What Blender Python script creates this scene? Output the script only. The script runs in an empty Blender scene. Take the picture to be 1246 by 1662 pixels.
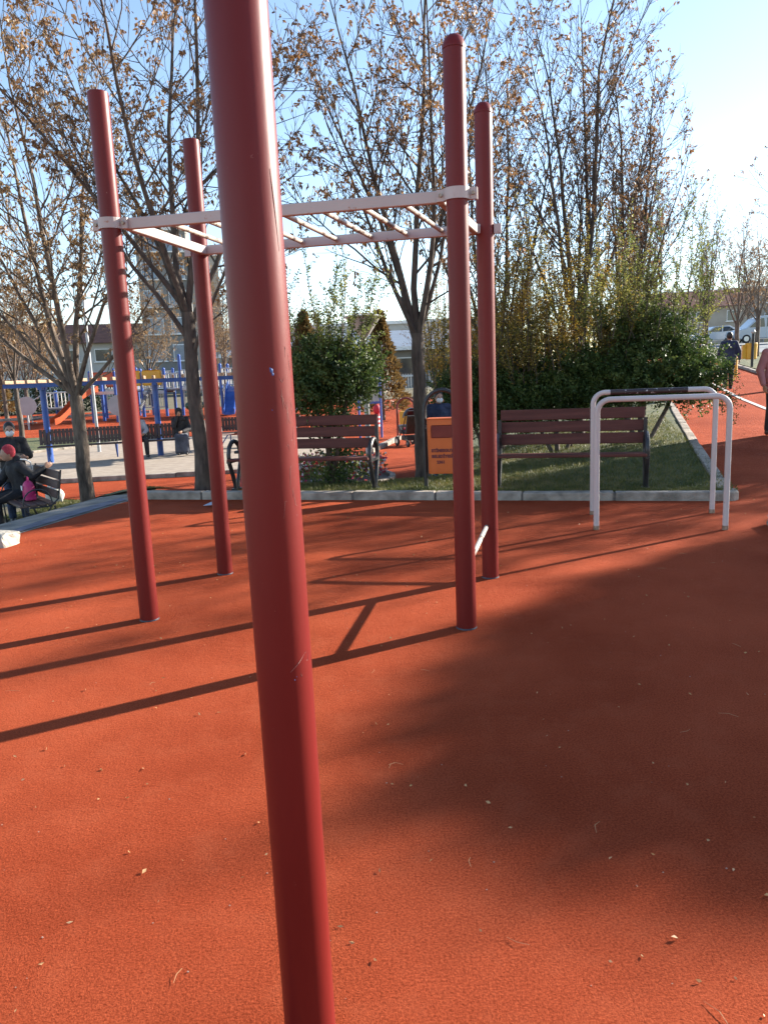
import bpy, bmesh, math, random
import numpy as np
from mathutils import Vector, Matrix, Euler, Quaternion

# ---------------------------------------------------------------- camera, world, sun, exposure
S = bpy.context.scene
COL = S.collection
R = math.radians
CAM_H = 1.6
PITCH, ROLL = R(10.2876), R(2.3506)
cam_d = bpy.data.cameras.new('camera'); cam = bpy.data.objects.new('camera', cam_d); COL.objects.link(cam)
cam_d.sensor_fit = 'VERTICAL'; cam_d.sensor_height = 36.0; cam_d.lens = 36.0 * 1248.0 / 1662.0
cam_d.clip_start = 0.05; cam_d.clip_end = 1500
fw = Vector((0, math.cos(PITCH), -math.sin(PITCH))); rt = Vector((1, 0, 0)); up = Vector((0, math.sin(PITCH), math.cos(PITCH)))
ix = math.cos(ROLL) * rt - math.sin(ROLL) * up
iy = math.sin(ROLL) * rt + math.cos(ROLL) * up
m3 = Matrix((ix, iy, -fw)).transposed()
cam.matrix_world = Matrix.Translation((0, 0, CAM_H)) @ m3.to_4x4()
S.camera = cam

SUN_AZ = R(61.0)      # clockwise from +Y
SUN_EL = R(22.0)
W = bpy.data.worlds.new('World'); S.world = W; W.use_nodes = True
nt = W.node_tree; nt.nodes.clear()
sky = nt.nodes.new('ShaderNodeTexSky'); sky.sky_type = 'NISHITA'; sky.sun_disc = False
sky.sun_elevation = SUN_EL; sky.sun_rotation = SUN_AZ
sky.altitude = 900; sky.air_density = 1.0; sky.dust_density = .45; sky.ozone_density = 1.0
bg = nt.nodes.new('ShaderNodeBackground'); bg.inputs['Strength'].default_value = 0.095
wo = nt.nodes.new('ShaderNodeOutputWorld')
nt.links.new(sky.outputs[0], bg.inputs['Color']); nt.links.new(bg.outputs[0], wo.inputs['Surface'])
sd = bpy.data.lights.new('sun', 'SUN'); sd.energy = 5.0; sd.angle = R(0.55); sd.color = (1.0, 0.92, 0.8)
sun = bpy.data.objects.new('sun', sd); COL.objects.link(sun)
sdir = Vector((math.sin(SUN_AZ) * math.cos(SUN_EL), math.cos(SUN_AZ) * math.cos(SUN_EL), math.sin(SUN_EL)))
sun.rotation_euler = (-sdir).to_track_quat('-Z', 'Y').to_euler(); sun.location = (20, 12, 20)
S.view_settings.view_transform = 'Standard'; S.view_settings.look = 'None'
S.view_settings.exposure = 1.75; S.view_settings.gamma = 1.0; S.view_settings.use_curve_mapping = False
S.cycles.max_bounces = 6; S.cycles.transparent_max_bounces = 8
S.cycles.use_denoising = True

# ---------------------------------------------------------------- park frame and terrain
UX, UY, VX, VY = .966, -.259, .259, .966
PARK = math.atan2(UY, UX)
def uv(x, y): return x * UX + y * UY, x * VX + y * VY
def xy(u, v): return u * UX + v * VX, u * UY + v * VY
def ss(t):
    t = min(1.0, max(0.0, t)); return t * t * (3 - 2 * t)
def gz_uv(u, v):
    side = ss((u + 4.5) / 6.0); dv = max(0.0, v - 9.5)
    zr = min(.03 * dv + .02 * max(0.0, v - 24), 2.8)
    dl = .12 * ss((-6.0 - u) / 1.0) + .88 * ss((-6.95 - u) / 1.2)
    d = max(dl, ss(dv / 5.0)) * (1 - side)
    return -.58 * d + zr * side + .02 * max(0.0, min(v, 62) - 28) * (1 - side)
def gz(x, y): return gz_uv(*uv(x, y))

# ---------------------------------------------------------------- mesh helpers
class MB:
    def __init__(s): s.v = []; s.f = []
    def quad(s, a, b, c, d):
        n = len(s.v); s.v += [tuple(a), tuple(b), tuple(c), tuple(d)]; s.f.append((n, n+1, n+2, n+3)); return s
    def box(s, c, size, rz=0.0, M=None):
        n = len(s.v); x, y, z = size[0]/2, size[1]/2, size[2]/2
        ca, sa = math.cos(rz), math.sin(rz)
        for dz in (-z, z):
            for dx, dy in ((-x, -y), (x, -y), (x, y), (-x, y)):
                p = Vector((c[0] + dx*ca - dy*sa, c[1] + dx*sa + dy*ca, c[2] + dz))
                if M is not None: p = M @ p
                s.v.append(tuple(p))
        s.f += [(n, n+3, n+2, n+1), (n+4, n+5, n+6, n+7), (n, n+1, n+5, n+4), (n+1, n+2, n+6, n+5), (n+2, n+3, n+7, n+6), (n+3, n, n+4, n+7)]
        return s
    def tube(s, pts, r, n=8, caps=True, flat=1.0):
        pts = [Vector(p) for p in pts]; k = len(pts)
        if not hasattr(r, '__len__'): r = [r] * k
        base = len(s.v); t0 = (pts[1] - pts[0]).normalized()
        a = Vector((1, 0, 0)) if abs(t0.x) < .8 else Vector((0, 1, 0))
        nrm = t0.cross(a).normalized()
        for i in range(k):
            if i == 0: t = pts[1] - pts[0]
            elif i == k - 1: t = pts[-1] - pts[-2]
            else: t = (pts[i] - pts[i-1]).normalized() + (pts[i+1] - pts[i]).normalized()
            if t.length < 1e-9: t = t0.copy()
            t.normalize(); nrm = (nrm - t * nrm.dot(t)).normalized(); b = t.cross(nrm)
            for j in range(n):
                an = 2 * math.pi * j / n
                s.v.append(tuple(pts[i] + (nrm * math.cos(an) + b * (math.sin(an) * flat)) * r[i]))
        for i in range(k - 1):
            for j in range(n):
                j2 = (j + 1) % n
                s.f.append((base + i*n + j, base + i*n + j2, base + (i+1)*n + j2, base + (i+1)*n + j))
        if caps:
            s.f.append(tuple(base + j for j in reversed(range(n)))); s.f.append(tuple(base + (k-1)*n + j for j in range(n)))
        return s
    def lathe(s, prof, n=16, o=(0, 0, 0), cap=True):
        base = len(s.v)
        for (r, z) in prof:
            for j in range(n):
                an = 2 * math.pi * j / n
                s.v.append((o[0] + r*math.cos(an), o[1] + r*math.sin(an), o[2] + z))
        for i in range(len(prof) - 1):
            for j in range(n):
                j2 = (j + 1) % n
                s.f.append((base + i*n + j, base + i*n + j2, base + (i+1)*n + j2, base + (i+1)*n + j))
        if cap:
            s.f.append(tuple(base + j for j in reversed(range(n)))); s.f.append(tuple(base + (len(prof)-1)*n + j for j in range(n)))
        return s
    def sphere(s, c, r, sc=(1, 1, 1), n=12, m=8):
        base = len(s.v)
        for i in range(m + 1):
            ph = math.pi * i / m; rr = max(math.sin(ph), 1e-3)
            for j in range(n):
                an = 2 * math.pi * j / n
                s.v.append((c[0] + r*sc[0]*rr*math.cos(an), c[1] + r*sc[1]*rr*math.sin(an), c[2] - r*sc[2]*math.cos(ph)))
        for i in range(m):
            for j in range(n):
                j2 = (j + 1) % n
                s.f.append((base + i*n + j, base + i*n + j2, base + (i+1)*n + j2, base + (i+1)*n + j))
        s.f.append(tuple(base + j for j in reversed(range(n)))); s.f.append(tuple(base + m*n + j for j in range(n)))
        return s
    def prism(s, poly, h, M):
        """poly in local xy, extruded 0..h along local z, then transformed by M"""
        n = len(s.v); k = len(poly)
        for z in (0, h):
            for p in poly: s.v.append(tuple(M @ Vector((p[0], p[1], z))))
        s.f.append(tuple(n + i for i in reversed(range(k)))); s.f.append(tuple(n + k + i for i in range(k)))
        for i in range(k):
            j = (i + 1) % k; s.f.append((n + i, n + j, n + k + j, n + k + i))
        return s
    def mesh(s, name, mat=None, smooth=False, bevel=0.0, segs=1):
        me = bpy.data.meshes.new(name); me.from_pydata(s.v, [], s.f)
        bm = bmesh.new(); bm.from_mesh(me)
        if bevel > 0:
            bmesh.ops.bevel(bm, geom=[e for e in bm.edges if len(e.link_faces) == 2 and e.calc_face_angle(0) > .6], offset=bevel, segments=segs, affect='EDGES', profile=.5)
        bmesh.ops.recalc_face_normals(bm, faces=bm.faces); bm.to_mesh(me); bm.free()
        if mat: me.materials.append(mat)
        if smooth:
            me.shade_smooth()
            try: me.set_sharp_from_angle(angle=R(42))
            except Exception: pass
        me.update(); return me
    def build(s, name, mat, parent=None, smooth=False, bevel=0.0, segs=1):
        return link(name, s.mesh(name, mat, smooth, bevel, segs), parent)
def link(name, me, parent=None, loc=None, rz=None):
    o = bpy.data.objects.new(name, me); COL.objects.link(o)
    if parent: o.parent = parent
    if loc is not None: o.location = loc
    if rz is not None: o.rotation_euler = (0, 0, rz)
    return o
def tag(o, label=None, cat=None, group=None, kind=None):
    if label: o['label'] = label
    if cat: o['category'] = cat
    if group: o['group'] = group
    if kind: o['kind'] = kind
    return o
def empty(name, loc=(0, 0, 0), rz=0.0, label=None, cat=None, group=None, kind=None):
    o = bpy.data.objects.new(name, None); COL.objects.link(o); o.location = loc; o.rotation_euler = (0, 0, rz)
    o.empty_display_size = .1
    return tag(o, label, cat, group, kind)
def copy_tree(o, parent=None):
    c = o.copy(); COL.objects.link(c); c.parent = parent
    for ch in list(o.children): copy_tree(ch, c)
    return c
def np_mesh(name, Vv, Ff, mat):
    me = bpy.data.meshes.new(name); nv, nf, k = len(Vv), len(Ff), Ff.shape[1]
    me.vertices.add(nv); me.vertices.foreach_set('co', np.ascontiguousarray(Vv, dtype=np.float32).ravel())
    me.loops.add(nf * k); me.loops.foreach_set('vertex_index', np.ascontiguousarray(Ff, dtype=np.int32).ravel())
    me.polygons.add(nf); me.polygons.foreach_set('loop_start', np.arange(0, nf * k, k, dtype=np.int32))
    me.update(calc_edges=True); me.validate()
    me.materials.append(mat); return me
def leaf_cards(P, D, L, Wd, rng, fold=.25):
    """diamond leaves: base P, direction D (unit), length L, half width Wd"""
    n = len(P); A = rng.normal(size=(n, 3)); N = np.cross(D, A); N /= (np.linalg.norm(N, axis=1, keepdims=True) + 1e-9)
    B = np.cross(N, D); L = np.asarray(L).reshape(-1, 1) * np.ones((n, 1)); Wd = np.asarray(Wd).reshape(-1, 1) * np.ones((n, 1))
    mid = P + D * L * .45
    V = np.stack([P, mid + B * Wd + N * Wd * fold, P + D * L, mid - B * Wd + N * Wd * fold], axis=1).reshape(-1, 3)
    i = np.arange(n).reshape(-1, 1) * 4
    F = np.concatenate([i + np.array([[0, 1, 2]]), i + np.array([[0, 2, 3]])], axis=0)
    return V, F

# ---------------------------------------------------------------- materials
def nodes(name):
    m = bpy.data.materials.new(name); m.use_nodes = True; t = m.node_tree
    return m, t, t.nodes['Principled BSDF']
def mk(name, c1, c2=None, scale=6.0, rough=.6, bump=0.0, bscale=40.0, metal=0.0, coord='Object', spec=.5, stretch=None, detail=4.0, lo=.35, hi=.65):
    m, t, p = nodes(name)
    p.inputs['Roughness'].default_value = rough; p.inputs['Metallic'].default_value = metal
    p.inputs['Specular IOR Level'].default_value = spec; p.inputs['Base Color'].default_value = (*c1, 1)
    if coord == 'World':
        g = t.nodes.new('ShaderNodeNewGeometry'); src = g.outputs['Position']
    else:
        g = t.nodes.new('ShaderNodeTexCoord'); src = g.outputs['Object']
    if stretch:
        mp = t.nodes.new('ShaderNodeMapping'); mp.inputs['Scale'].default_value = stretch; t.links.new(src, mp.inputs['Vector']); src = mp.outputs[0]
    if c2 is not None:
        n = t.nodes.new('ShaderNodeTexNoise'); n.inputs['Scale'].default_value = scale; n.inputs['Detail'].default_value = detail; t.links.new(src, n.inputs['Vector'])
        r = t.nodes.new('ShaderNodeValToRGB'); r.color_ramp.elements[0].position = lo; r.color_ramp.elements[1].position = hi
        r.color_ramp.elements[0].color = (*c1, 1); r.color_ramp.elements[1].color = (*c2, 1)
        t.links.new(n.outputs['Fac'], r.inputs[0]); t.links.new(r.outputs[0], p.inputs['Base Color'])
    if bump > 0:
        n2 = t.nodes.new('ShaderNodeTexNoise'); n2.inputs['Scale'].default_value = bscale; n2.inputs['Detail'].default_value = 5; t.links.new(src, n2.inputs['Vector'])
        b = t.nodes.new('ShaderNodeBump'); b.inputs['Strength'].default_value = bump; b.inputs['Distance'].default_value = .02
        t.links.new(n2.outputs['Fac'], b.inputs['Height']); t.links.new(b.outputs[0], p.inputs['Normal'])
    return m
def leafmat(name, cols, scale=9.0, trans=.35, rough=.5):
    m, t, p = nodes(name); g = t.nodes.new('ShaderNodeNewGeometry')
    n = t.nodes.new('ShaderNodeTexNoise'); n.inputs['Scale'].default_value = scale; n.inputs['Detail'].default_value = 3
    t.links.new(g.outputs['Position'], n.inputs['Vector'])
    r = t.nodes.new('ShaderNodeValToRGB'); e = r.color_ramp.elements; k = len(cols)
    e[0].position = .3; e[0].color = (*cols[0], 1); e[1].position = .7; e[1].color = (*cols[-1], 1)
    for i in range(1, k - 1):
        q = e.new(.3 + .4 * i / (k - 1)); q.color = (*cols[i], 1)
    t.links.new(n.outputs['Fac'], r.inputs[0]); t.links.new(r.outputs[0], p.inputs['Base Color'])
    p.inputs['Roughness'].default_value = rough; p.inputs['Specular IOR Level'].default_value = .4
    tr = t.nodes.new('ShaderNodeBsdfTranslucent'); t.links.new(r.outputs[0], tr.inputs['Color'])
    mx = t.nodes.new('ShaderNodeMixShader'); mx.inputs[0].default_value = trans
    t.links.new(p.outputs[0], mx.inputs[1]); t.links.new(tr.outputs[0], mx.inputs[2])
    t.links.new(mx.outputs[0], t.nodes['Material Output'].inputs['Surface']); return m

def rubber():
    m, t, p = nodes('red rubber granulate'); g = t.nodes.new('ShaderNodeNewGeometry'); pos = g.outputs['Position']
    def noise(sc, det, rough=.6):
        n = t.nodes.new('ShaderNodeTexNoise'); n.inputs['Scale'].default_value = sc; n.inputs['Detail'].default_value = det; n.inputs['Roughness'].default_value = rough
        t.links.new(pos, n.inputs['Vector']); return n
    big = noise(.7, 5); fine = noise(125, 6, .8)
    vor = t.nodes.new('ShaderNodeTexVoronoi'); vor.inputs['Scale'].default_value = 230; vor.inputs['Randomness'].default_value = 1.0
    # stretched granules: warp the lookup by noise so that cells look like torn crumbs
    wv = t.nodes.new('ShaderNodeVectorMath'); wv.operation = 'MULTIPLY_ADD'; nz = noise(90, 2)
    t.links.new(nz.outputs['Color'], wv.inputs[0]); wv.inputs[1].default_value = (.016, .016, .016); t.links.new(pos, wv.inputs[2])
    t.links.new(wv.outputs[0], vor.inputs['Vector'])
    r1 = t.nodes.new('ShaderNodeValToRGB'); e = r1.color_ramp.elements
    e[0].position = .36; e[0].color = (.262, .043, .0150, 1); e[1].position = .66; e[1].color = (.375, .071, .0275, 1)
    t.links.new(big.outputs['Fac'], r1.inputs[0])
    r2 = t.nodes.new('ShaderNodeValToRGB'); e = r2.color_ramp.elements
    e[0].position = .34; e[0].color = (.44, .33, .28, 1); e[1].position = .67; e[1].color = (1.5, 1.65, 1.75, 1)
    t.links.new(fine.outputs['Fac'], r2.inputs[0])
    mu = t.nodes.new('ShaderNodeMix'); mu.data_type = 'RGBA'; mu.blend_type = 'MULTIPLY'; mu.inputs[0].default_value = 1.0
    t.links.new(r1.outputs[0], mu.inputs[6]); t.links.new(r2.outputs[0], mu.inputs[7])
    # pale rubbed scuffs and dust
    sc = noise(5.5, 8, .72); r3 = t.nodes.new('ShaderNodeValToRGB'); e = r3.color_ramp.elements
    e[0].position = .50; e[0].color = (0, 0, 0, 1); e[1].position = .74; e[1].color = (.42, .42, .42, 1); t.links.new(sc.outputs['Fac'], r3.inputs[0])
    mu2 = t.nodes.new('ShaderNodeMix'); mu2.data_type = 'RGBA'; t.links.new(r3.outputs[0], mu2.inputs[0])
    t.links.new(mu.outputs[2], mu2.inputs[6]); mu2.inputs[7].default_value = (.37, .088, .040, 1)
    t.links.new(mu2.outputs[2], p.inputs['Base Color'])
    ma = t.nodes.new('ShaderNodeMath'); ma.operation = 'MULTIPLY_ADD'; t.links.new(vor.outputs['Distance'], ma.inputs[0]); ma.inputs[1].default_value = -.35
    t.links.new(fine.outputs['Fac'], ma.inputs[2])
    b = t.nodes.new('ShaderNodeBump'); b.inputs['Strength'].default_value = 1.0; b.inputs['Distance'].default_value = .009
    t.links.new(ma.outputs[0], b.inputs['Height'])
    md = noise(26, 3); b2 = t.nodes.new('ShaderNodeBump'); b2.inputs['Strength'].default_value = .45; b2.inputs['Distance'].default_value = .012
    t.links.new(md.outputs['Fac'], b2.inputs['Height']); t.links.new(b.outputs[0], b2.inputs['Normal'])
    t.links.new(b2.outputs[0], p.inputs['Normal'])
    p.inputs['Roughness'].default_value = .95; p.inputs['Specular IOR Level'].default_value = .06
    return m

def painted(name, base, base2, chip, under, scale, lo, hi, rough=.35, stretch=(1, 1, .35), coat=0.0):
    """paint with chips / scratches showing another colour"""
    m, t, p = nodes(name); g = t.nodes.new('ShaderNodeNewGeometry'); src = g.outputs['Position']
    mp = t.nodes.new('ShaderNodeMapping'); mp.inputs['Scale'].default_value = stretch; t.links.new(src, mp.inputs['Vector'])
    n = t.nodes.new('ShaderNodeTexNoise'); n.inputs['Scale'].default_value = 3; n.inputs['Detail'].default_value = 6; t.links.new(mp.outputs[0], n.inputs['Vector'])
    r = t.nodes.new('ShaderNodeValToRGB'); r.color_ramp.elements[0].position = .3; r.color_ramp.elements[1].position = .7
    r.color_ramp.elements[0].color = (*base, 1); r.color_ramp.elements[1].color = (*base2, 1); t.links.new(n.outputs['Fac'], r.inputs[0])
    c = t.nodes.new('ShaderNodeTexNoise'); c.inputs['Scale'].default_value = scale; c.inputs['Detail'].default_value = 8; c.inputs['Roughness'].default_value = .65; t.links.new(src, c.inputs['Vector'])
    cr = t.nodes.new('ShaderNodeValToRGB'); cr.color_ramp.elements[0].position = lo; cr.color_ramp.elements[1].position = hi; t.links.new(c.outputs['Fac'], cr.inputs[0])
    mx = t.nodes.new('ShaderNodeMix'); mx.data_type = 'RGBA'; t.links.new(cr.outputs[0], mx.inputs[0]); t.links.new(r.outputs[0], mx.inputs[6]); mx.inputs[7].default_value = (*under, 1)
    t.links.new(mx.outputs[2], p.inputs['Base Color'])
    rr = t.nodes.new('ShaderNodeMapRange'); rr.inputs[3].default_value = rough - .06; rr.inputs[4].default_value = rough + .14; t.links.new(n.outputs['Fac'], rr.inputs[0]); t.links.new(rr.outputs[0], p.inputs['Roughness'])
    nb = t.nodes.new('ShaderNodeTexNoise'); nb.inputs['Scale'].default_value = 55; nb.inputs['Detail'].default_value = 3; t.links.new(mp.outputs[0], nb.inputs['Vector'])
    b = t.nodes.new('ShaderNodeBump'); b.inputs['Strength'].default_value = .08; b.inputs['Distance'].default_value = .004; t.links.new(nb.outputs['Fac'], b.inputs['Height']); t.links.new(b.outputs[0], p.inputs['Normal'])
    p.inputs['Specular IOR Level'].default_value = .26 if name.startswith('red') else .4
    p.inputs['Coat Weight'].default_value = coat; p.inputs['Coat Roughness'].default_value = .25
    return m

M = {}
M['rubber'] = rubber()
M['post'] = painted('red post paint', (.118, .0098, .0085), (.150, .0140, .0120), 1, (.26, .12, .10), 38, .70, .74, rough=.36, coat=0.0)
M['white_rail'] = painted('aged white rail paint', (.40, .335, .31), (.48, .42, .39), 1, (.33, .16, .10), 22, .64, .70, rough=.4)
M['rung'] = painted('worn rung paint', (.50, .45, .39), (.44, .38, .32), 1, (.16, .12, .10), 11, .53, .58, rough=.35)
M['white_bar'] = painted('white bar paint', (.46, .40, .385), (.54, .48, .465), 1, (.05, .035, .035), 30, .685, .70, rough=.35)
M['chipped'] = painted('flaked bar paint', (.03, .02, .022), (.045, .03, .03), 1, (.42, .38, .37), 26, .60, .64, rough=.4)
M['bolt'] = mk('bolt steel', (.22, .15, .11), (.35, .28, .22), 30, .5, metal=.7)
M['blue_wrap'] = mk('dark sealant', (.02, .022, .04), rough=.5)
M['conc'] = mk('kerb concrete', (.19, .16, .13), (.38, .325, .27), 6, .95, .7, 45, coord='World', detail=10)
M['apron'] = mk('weathered concrete apron', (.13, .12, .105), (.30, .265, .22), 2.5, .95, .8, 30, coord='World')
M['mortar'] = mk('mortar', (.09, .08, .075), (.16, .14, .12), 20, .95, .3, 60)
M['membrane'] = mk('grey-blue liner strip', (.06, .066, .10), (.14, .14, .18), 5, .7, .5, 25, coord='World')
M['plaza'] = mk('beige paving', (.25, .20, .155), (.33, .27, .21), 4, .95, .4, 60, coord='World')
M['grass'] = mk('short lawn', (.035, .055, .013), (.11, .105, .036), 2.2, .95, .8, 60, coord='World', detail=8)
M['drygrass'] = mk('dry grass', (.10, .09, .036), (.155, .125, .06), .5, .95, .8, 30, coord='World', detail=8)
M['soil'] = mk('park ground', (.08, .074, .034), (.125, .10, .053), .35, .95, .5, 25, coord='World', detail=8)
M['asphalt'] = mk('grey car park asphalt', (.12, .14, .16), (.17, .19, .21), 1.5, .9, .3, 60, coord='World')
M['line'] = mk('white path line', (.42, .37, .34), (.55, .50, .47), 9, .8, coord='World')
M['blade'] = leafmat('grass blades', [(.055, .072, .014), (.12, .125, .03), (.24, .195, .075)], 5, .3)
M['bark'] = mk('grey-brown bark', (.075, .055, .042), (.19, .145, .11), 14, .95, .9, 30, stretch=(1, 1, .3), detail=8)
M['barkdark'] = mk('dark bark', (.05, .037, .03), (.115, .085, .066), 14, .95, .9, 30, stretch=(1, 1, .3), detail=8)
M['key'] = leafmat('dried maple keys', [(.15, .075, .032), (.27, .145, .062), (.36, .22, .105)], 3, .35)
M['keypale'] = leafmat('pale dried leaves', [(.22, .14, .07), (.33, .215, .105), (.28, .155, .06)], 3, .35)
M['evergreen'] = leafmat('evergreen leaves', [(.024, .045, .012), (.06, .10, .024), (.15, .18, .045)], 4, .32, .55)
M['evergreen2'] = leafmat('yellowing leaves', [(.11, .13, .03), (.30, .23, .045), (.48, .27, .05)], 2.5, .55, .4)
M['olive'] = leafmat('olive leaves', [(.075, .105, .03), (.15, .175, .045), (.30, .275, .075)], 3, .55, .55)
M['conifer'] = leafmat('browned conifer', [(.07, .055, .02), (.16, .10, .035), (.22, .14, .05)], 3, .3)
M['pine'] = leafmat('pine needles', [(.015, .03, .01), (.035, .055, .018)], 3, .1)
M['hedge'] = leafmat('dark hedge', [(.012, .03, .012), (.03, .06, .02)], 2, .15)
M['plank'] = mk('brown bench plank', (.085, .029, .023), (.13, .046, .036), 5, .6, .25, 40, spec=.15, stretch=(.25, 4, 4), detail=6)
M['plankold'] = mk('weathered bench plank', (.06, .033, .026), (.10, .06, .046), 5, .6, .25, 40, stretch=(.4, 4, 4), detail=6)
M['slatdark'] = mk('dark bench slat', (.055, .03, .026), (.09, .05, .042), 6, .55, .2, 40, stretch=(4, 4, .4))
M['black'] = mk('black cast metal', (.012, .012, .014), (.03, .028, .03), 12, .4, .15, 60)
M['blue'] = mk('blue painted steel', (.018, .06, .27), (.03, .10, .36), 3, .4)
M['bluelight'] = mk('blue painted frame', (.05, .09, .33), (.09, .14, .40), 4, .45)
M['orange'] = mk('orange plastic', (.42, .062, .014), (.48, .085, .02), 3, .4)
M['binorange'] = mk('orange bin enamel', (.56, .11, .016), (.62, .13, .022), 6, .38, .05, 40)
M['bindark'] = mk('bin throat', (.16, .02, .012), (.20, .03, .016), 8, .7)
M['binink'] = mk('dark printed lettering', (.11, .018, .02), (.17, .03, .03), 40, .6)
M['yellow'] = mk('yellow panel', (.62, .30, .015), (.70, .38, .03), 3, .45)
M['whitepaint'] = mk('white painted tube', (.45, .44, .41), (.54, .53, .50), 6, .45)
M['panel'] = mk('milky white panel', (.33, .335, .34), (.40, .405, .41), 2, .4)
M['grey'] = mk('galvanised pole', (.30, .31, .32), (.40, .40, .41), 8, .45, metal=.3)
M['lampwhite'] = mk('white lamp cone', (.42, .41, .385), (.48, .47, .45), 3, .5)
M['board'] = mk('grey notice board', (.36, .36, .34), (.46, .46, .44), 5, .7)
M['deck'] = mk('play deck', (.08, .08, .085), (.14, .13, .13), 5, .7)
M['roofwood'] = mk('pergola rafters', (.24, .14, .08), (.36, .23, .14), 5, .7, .3, 40, stretch=(4, 1, 4))
M['skin'] = mk('skin', (.36, .19, .125), (.41, .23, .155), 12, .5)
M['cloth_black'] = mk('black jacket cloth', (.010, .010, .012), (.026, .024, .027), 9, .8, .5, 22)
M['cloth_navy'] = mk('navy cloth', (.012, .018, .045), (.03, .04, .085), 9, .8, .4, 22)
M['cloth_jeans'] = mk('jeans cloth', (.02, .03, .06), (.05, .07, .13), 9, .85, .4, 25)
M['cloth_greyblue'] = mk('grey-blue skirt cloth', (.03, .033, .048), (.085, .09, .115), 5, .85, .5, 14)
M['cloth_white'] = mk('pale grey top', (.29, .29, .32), (.40, .40, .43), 6, .85, .4, 18)
M['cloth_pink'] = mk('pink quilted jacket', (.34, .115, .11), (.41, .155, .145), 6, .7, .5, 20)
M['cloth_red'] = mk('red knit cap', (.32, .02, .035), (.42, .04, .06), 30, .85, .5, 60)
M['mask'] = mk('white face mask', (.74, .74, .74), (.80, .80, .80), 9, .8)
M['hair'] = mk('dark hair', (.010, .008, .007), (.03, .022, .018), 25, .5, .4, 60)
M['shoe'] = mk('dark shoe', (.02, .018, .02), (.04, .035, .035), 12, .5)
M['shoepale'] = mk('pink and white shoe', (.55, .30, .30), (.70, .62, .60), 18, .6)
M['bagpink'] = mk('pink satchel', (.42, .012, .10), (.50, .03, .15), 7, .5, .2, 20)
M['bagwhite'] = mk('white carrier bag', (.46, .44, .39), (.54, .52, .47), 6, .5, .8, 12)
M['redcloth'] = mk('red stroller fabric', (.42, .015, .03), (.52, .03, .05), 8, .7, .3, 30)
M['tyre'] = mk('black rubber tyre', (.012, .012, .013), (.025, .025, .027), 15, .8)
M['carwhite'] = mk('pale car paint', (.42, .46, .50), (.46, .50, .54), 2, .2, spec=.6)
M['glassdark'] = mk('dark window glass', (.02, .028, .035), (.035, .045, .055), 1, .08, spec=.8)
M['glassblue'] = mk('sky-tinted window glass', (.12, .16, .22), (.18, .23, .30), 1, .12, spec=.8)
M['chrome'] = mk('wheel rim', (.45, .46, .48), (.55, .56, .58), 4, .3, metal=.8)
M['wallgrey'] = mk('grey rendered wall', (.19, .185, .18), (.24, .235, .22), .6, .9, .1, 20)
M['wallbeige'] = mk('beige rendered wall', (.33, .285, .235), (.40, .35, .29), .6, .9, .1, 20)
M['wallwhite'] = mk('white rendered wall', (.42, .40, .365), (.50, .48, .44), .6, .9, .1, 20)
M['roofblue'] = mk('blue-grey sheet roof', (.15, .175, .21), (.20, .23, .27), 1.2, .5, .2, 10)
M['roofred'] = mk('red tiled roof', (.17, .065, .04), (.24, .10, .06), 2, .8, .4, 12)
M['trimwhite'] = mk('white eaves trim', (.74, .73, .70), (.80, .79, .76), 2, .7)
M['fence'] = mk('grey fence steel', (.26, .27, .28), (.36, .37, .38), 6, .5)
M['stone'] = mk('pale broken stone', (.28, .255, .215), (.38, .35, .30), 9, .95, .6, 25)
M['paper'] = mk('bluish paper', (.36, .40, .48), (.44, .47, .54), 6, .7, .2, 12)
M['leaflitter'] = leafmat('fallen leaves', [(.34, .16, .06), (.52, .30, .13), (.60, .42, .22)], 8, .15)
M['twig'] = mk('dry twigs', (.42, .24, .12), (.52, .34, .18), 20, .9)
M['pebble'] = mk('pale crumbs', (.30, .22, .17), (.42, .33, .27), 60, .9)

# ---------------------------------------------------------------- ground sheets
def lines(a, b): return a, b
U_LINES = [-240, -160, -110, -80, -60, -50, -42, -36, -31, -27, -24, -21, -18.5, -16, -14, -12, -10.5, -9.3, -8.7] + [round(-8.25 + .1*i, 3) for i in range(23)] + [-5.6, -5] + [-4.5 + .5*i for i in range(13)] + [2.5, 3.5, 5, 7, 10, 14, 20, 30, 45, 70, 110, 170, 240]
V_LINES = [-60, -30, -15, -8, 0, 5, 9.3, 9.5] + [10 + .5*i for i in range(10)] + [16, 18, 21, 24, 26, 28, 31, 35, 40, 46, 52, 57, 62, 75, 95, 108.6, 130, 180, 260]
def sheet(name, poly, off, mat, label=None, kind='structure', jit=0.0):
    bm = bmesh.new(); f = bm.faces.new([bm.verts.new((p[0], p[1], 0)) for p in poly])
    us = [p[0] for p in poly]; vs = [p[1] for p in poly]
    for L, ax, lo, hi in ((U_LINES, 0, min(us), max(us)), (V_LINES, 1, min(vs), max(vs))):
        for c in L:
            if lo < c < hi:
                co = (c, 0, 0) if ax == 0 else (0, c, 0); no = (1, 0, 0) if ax == 0 else (0, 1, 0)
                bmesh.ops.bisect_plane(bm, geom=bm.verts[:] + bm.edges[:] + bm.faces[:], dist=1e-5, plane_co=co, plane_no=no)
    for v in bm.verts:
        u, w = v.co.x, v.co.y; x, y = xy(u, w); v.co = (x, y, gz_uv(u, w) + off)
    bmesh.ops.recalc_face_normals(bm, faces=bm.faces)
    for f in bm.faces:
        if f.normal.z < 0: f.normal_flip()
    me = bpy.data.meshes.new(name); bm.to_mesh(me); bm.free(); me.materials.append(mat); me.shade_smooth()
    return tag(link(name, me), label, kind=kind)
sheet('ground', [(-240, -60), (240, -60), (240, 260), (-240, 260)], 0, M['soil'])
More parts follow.
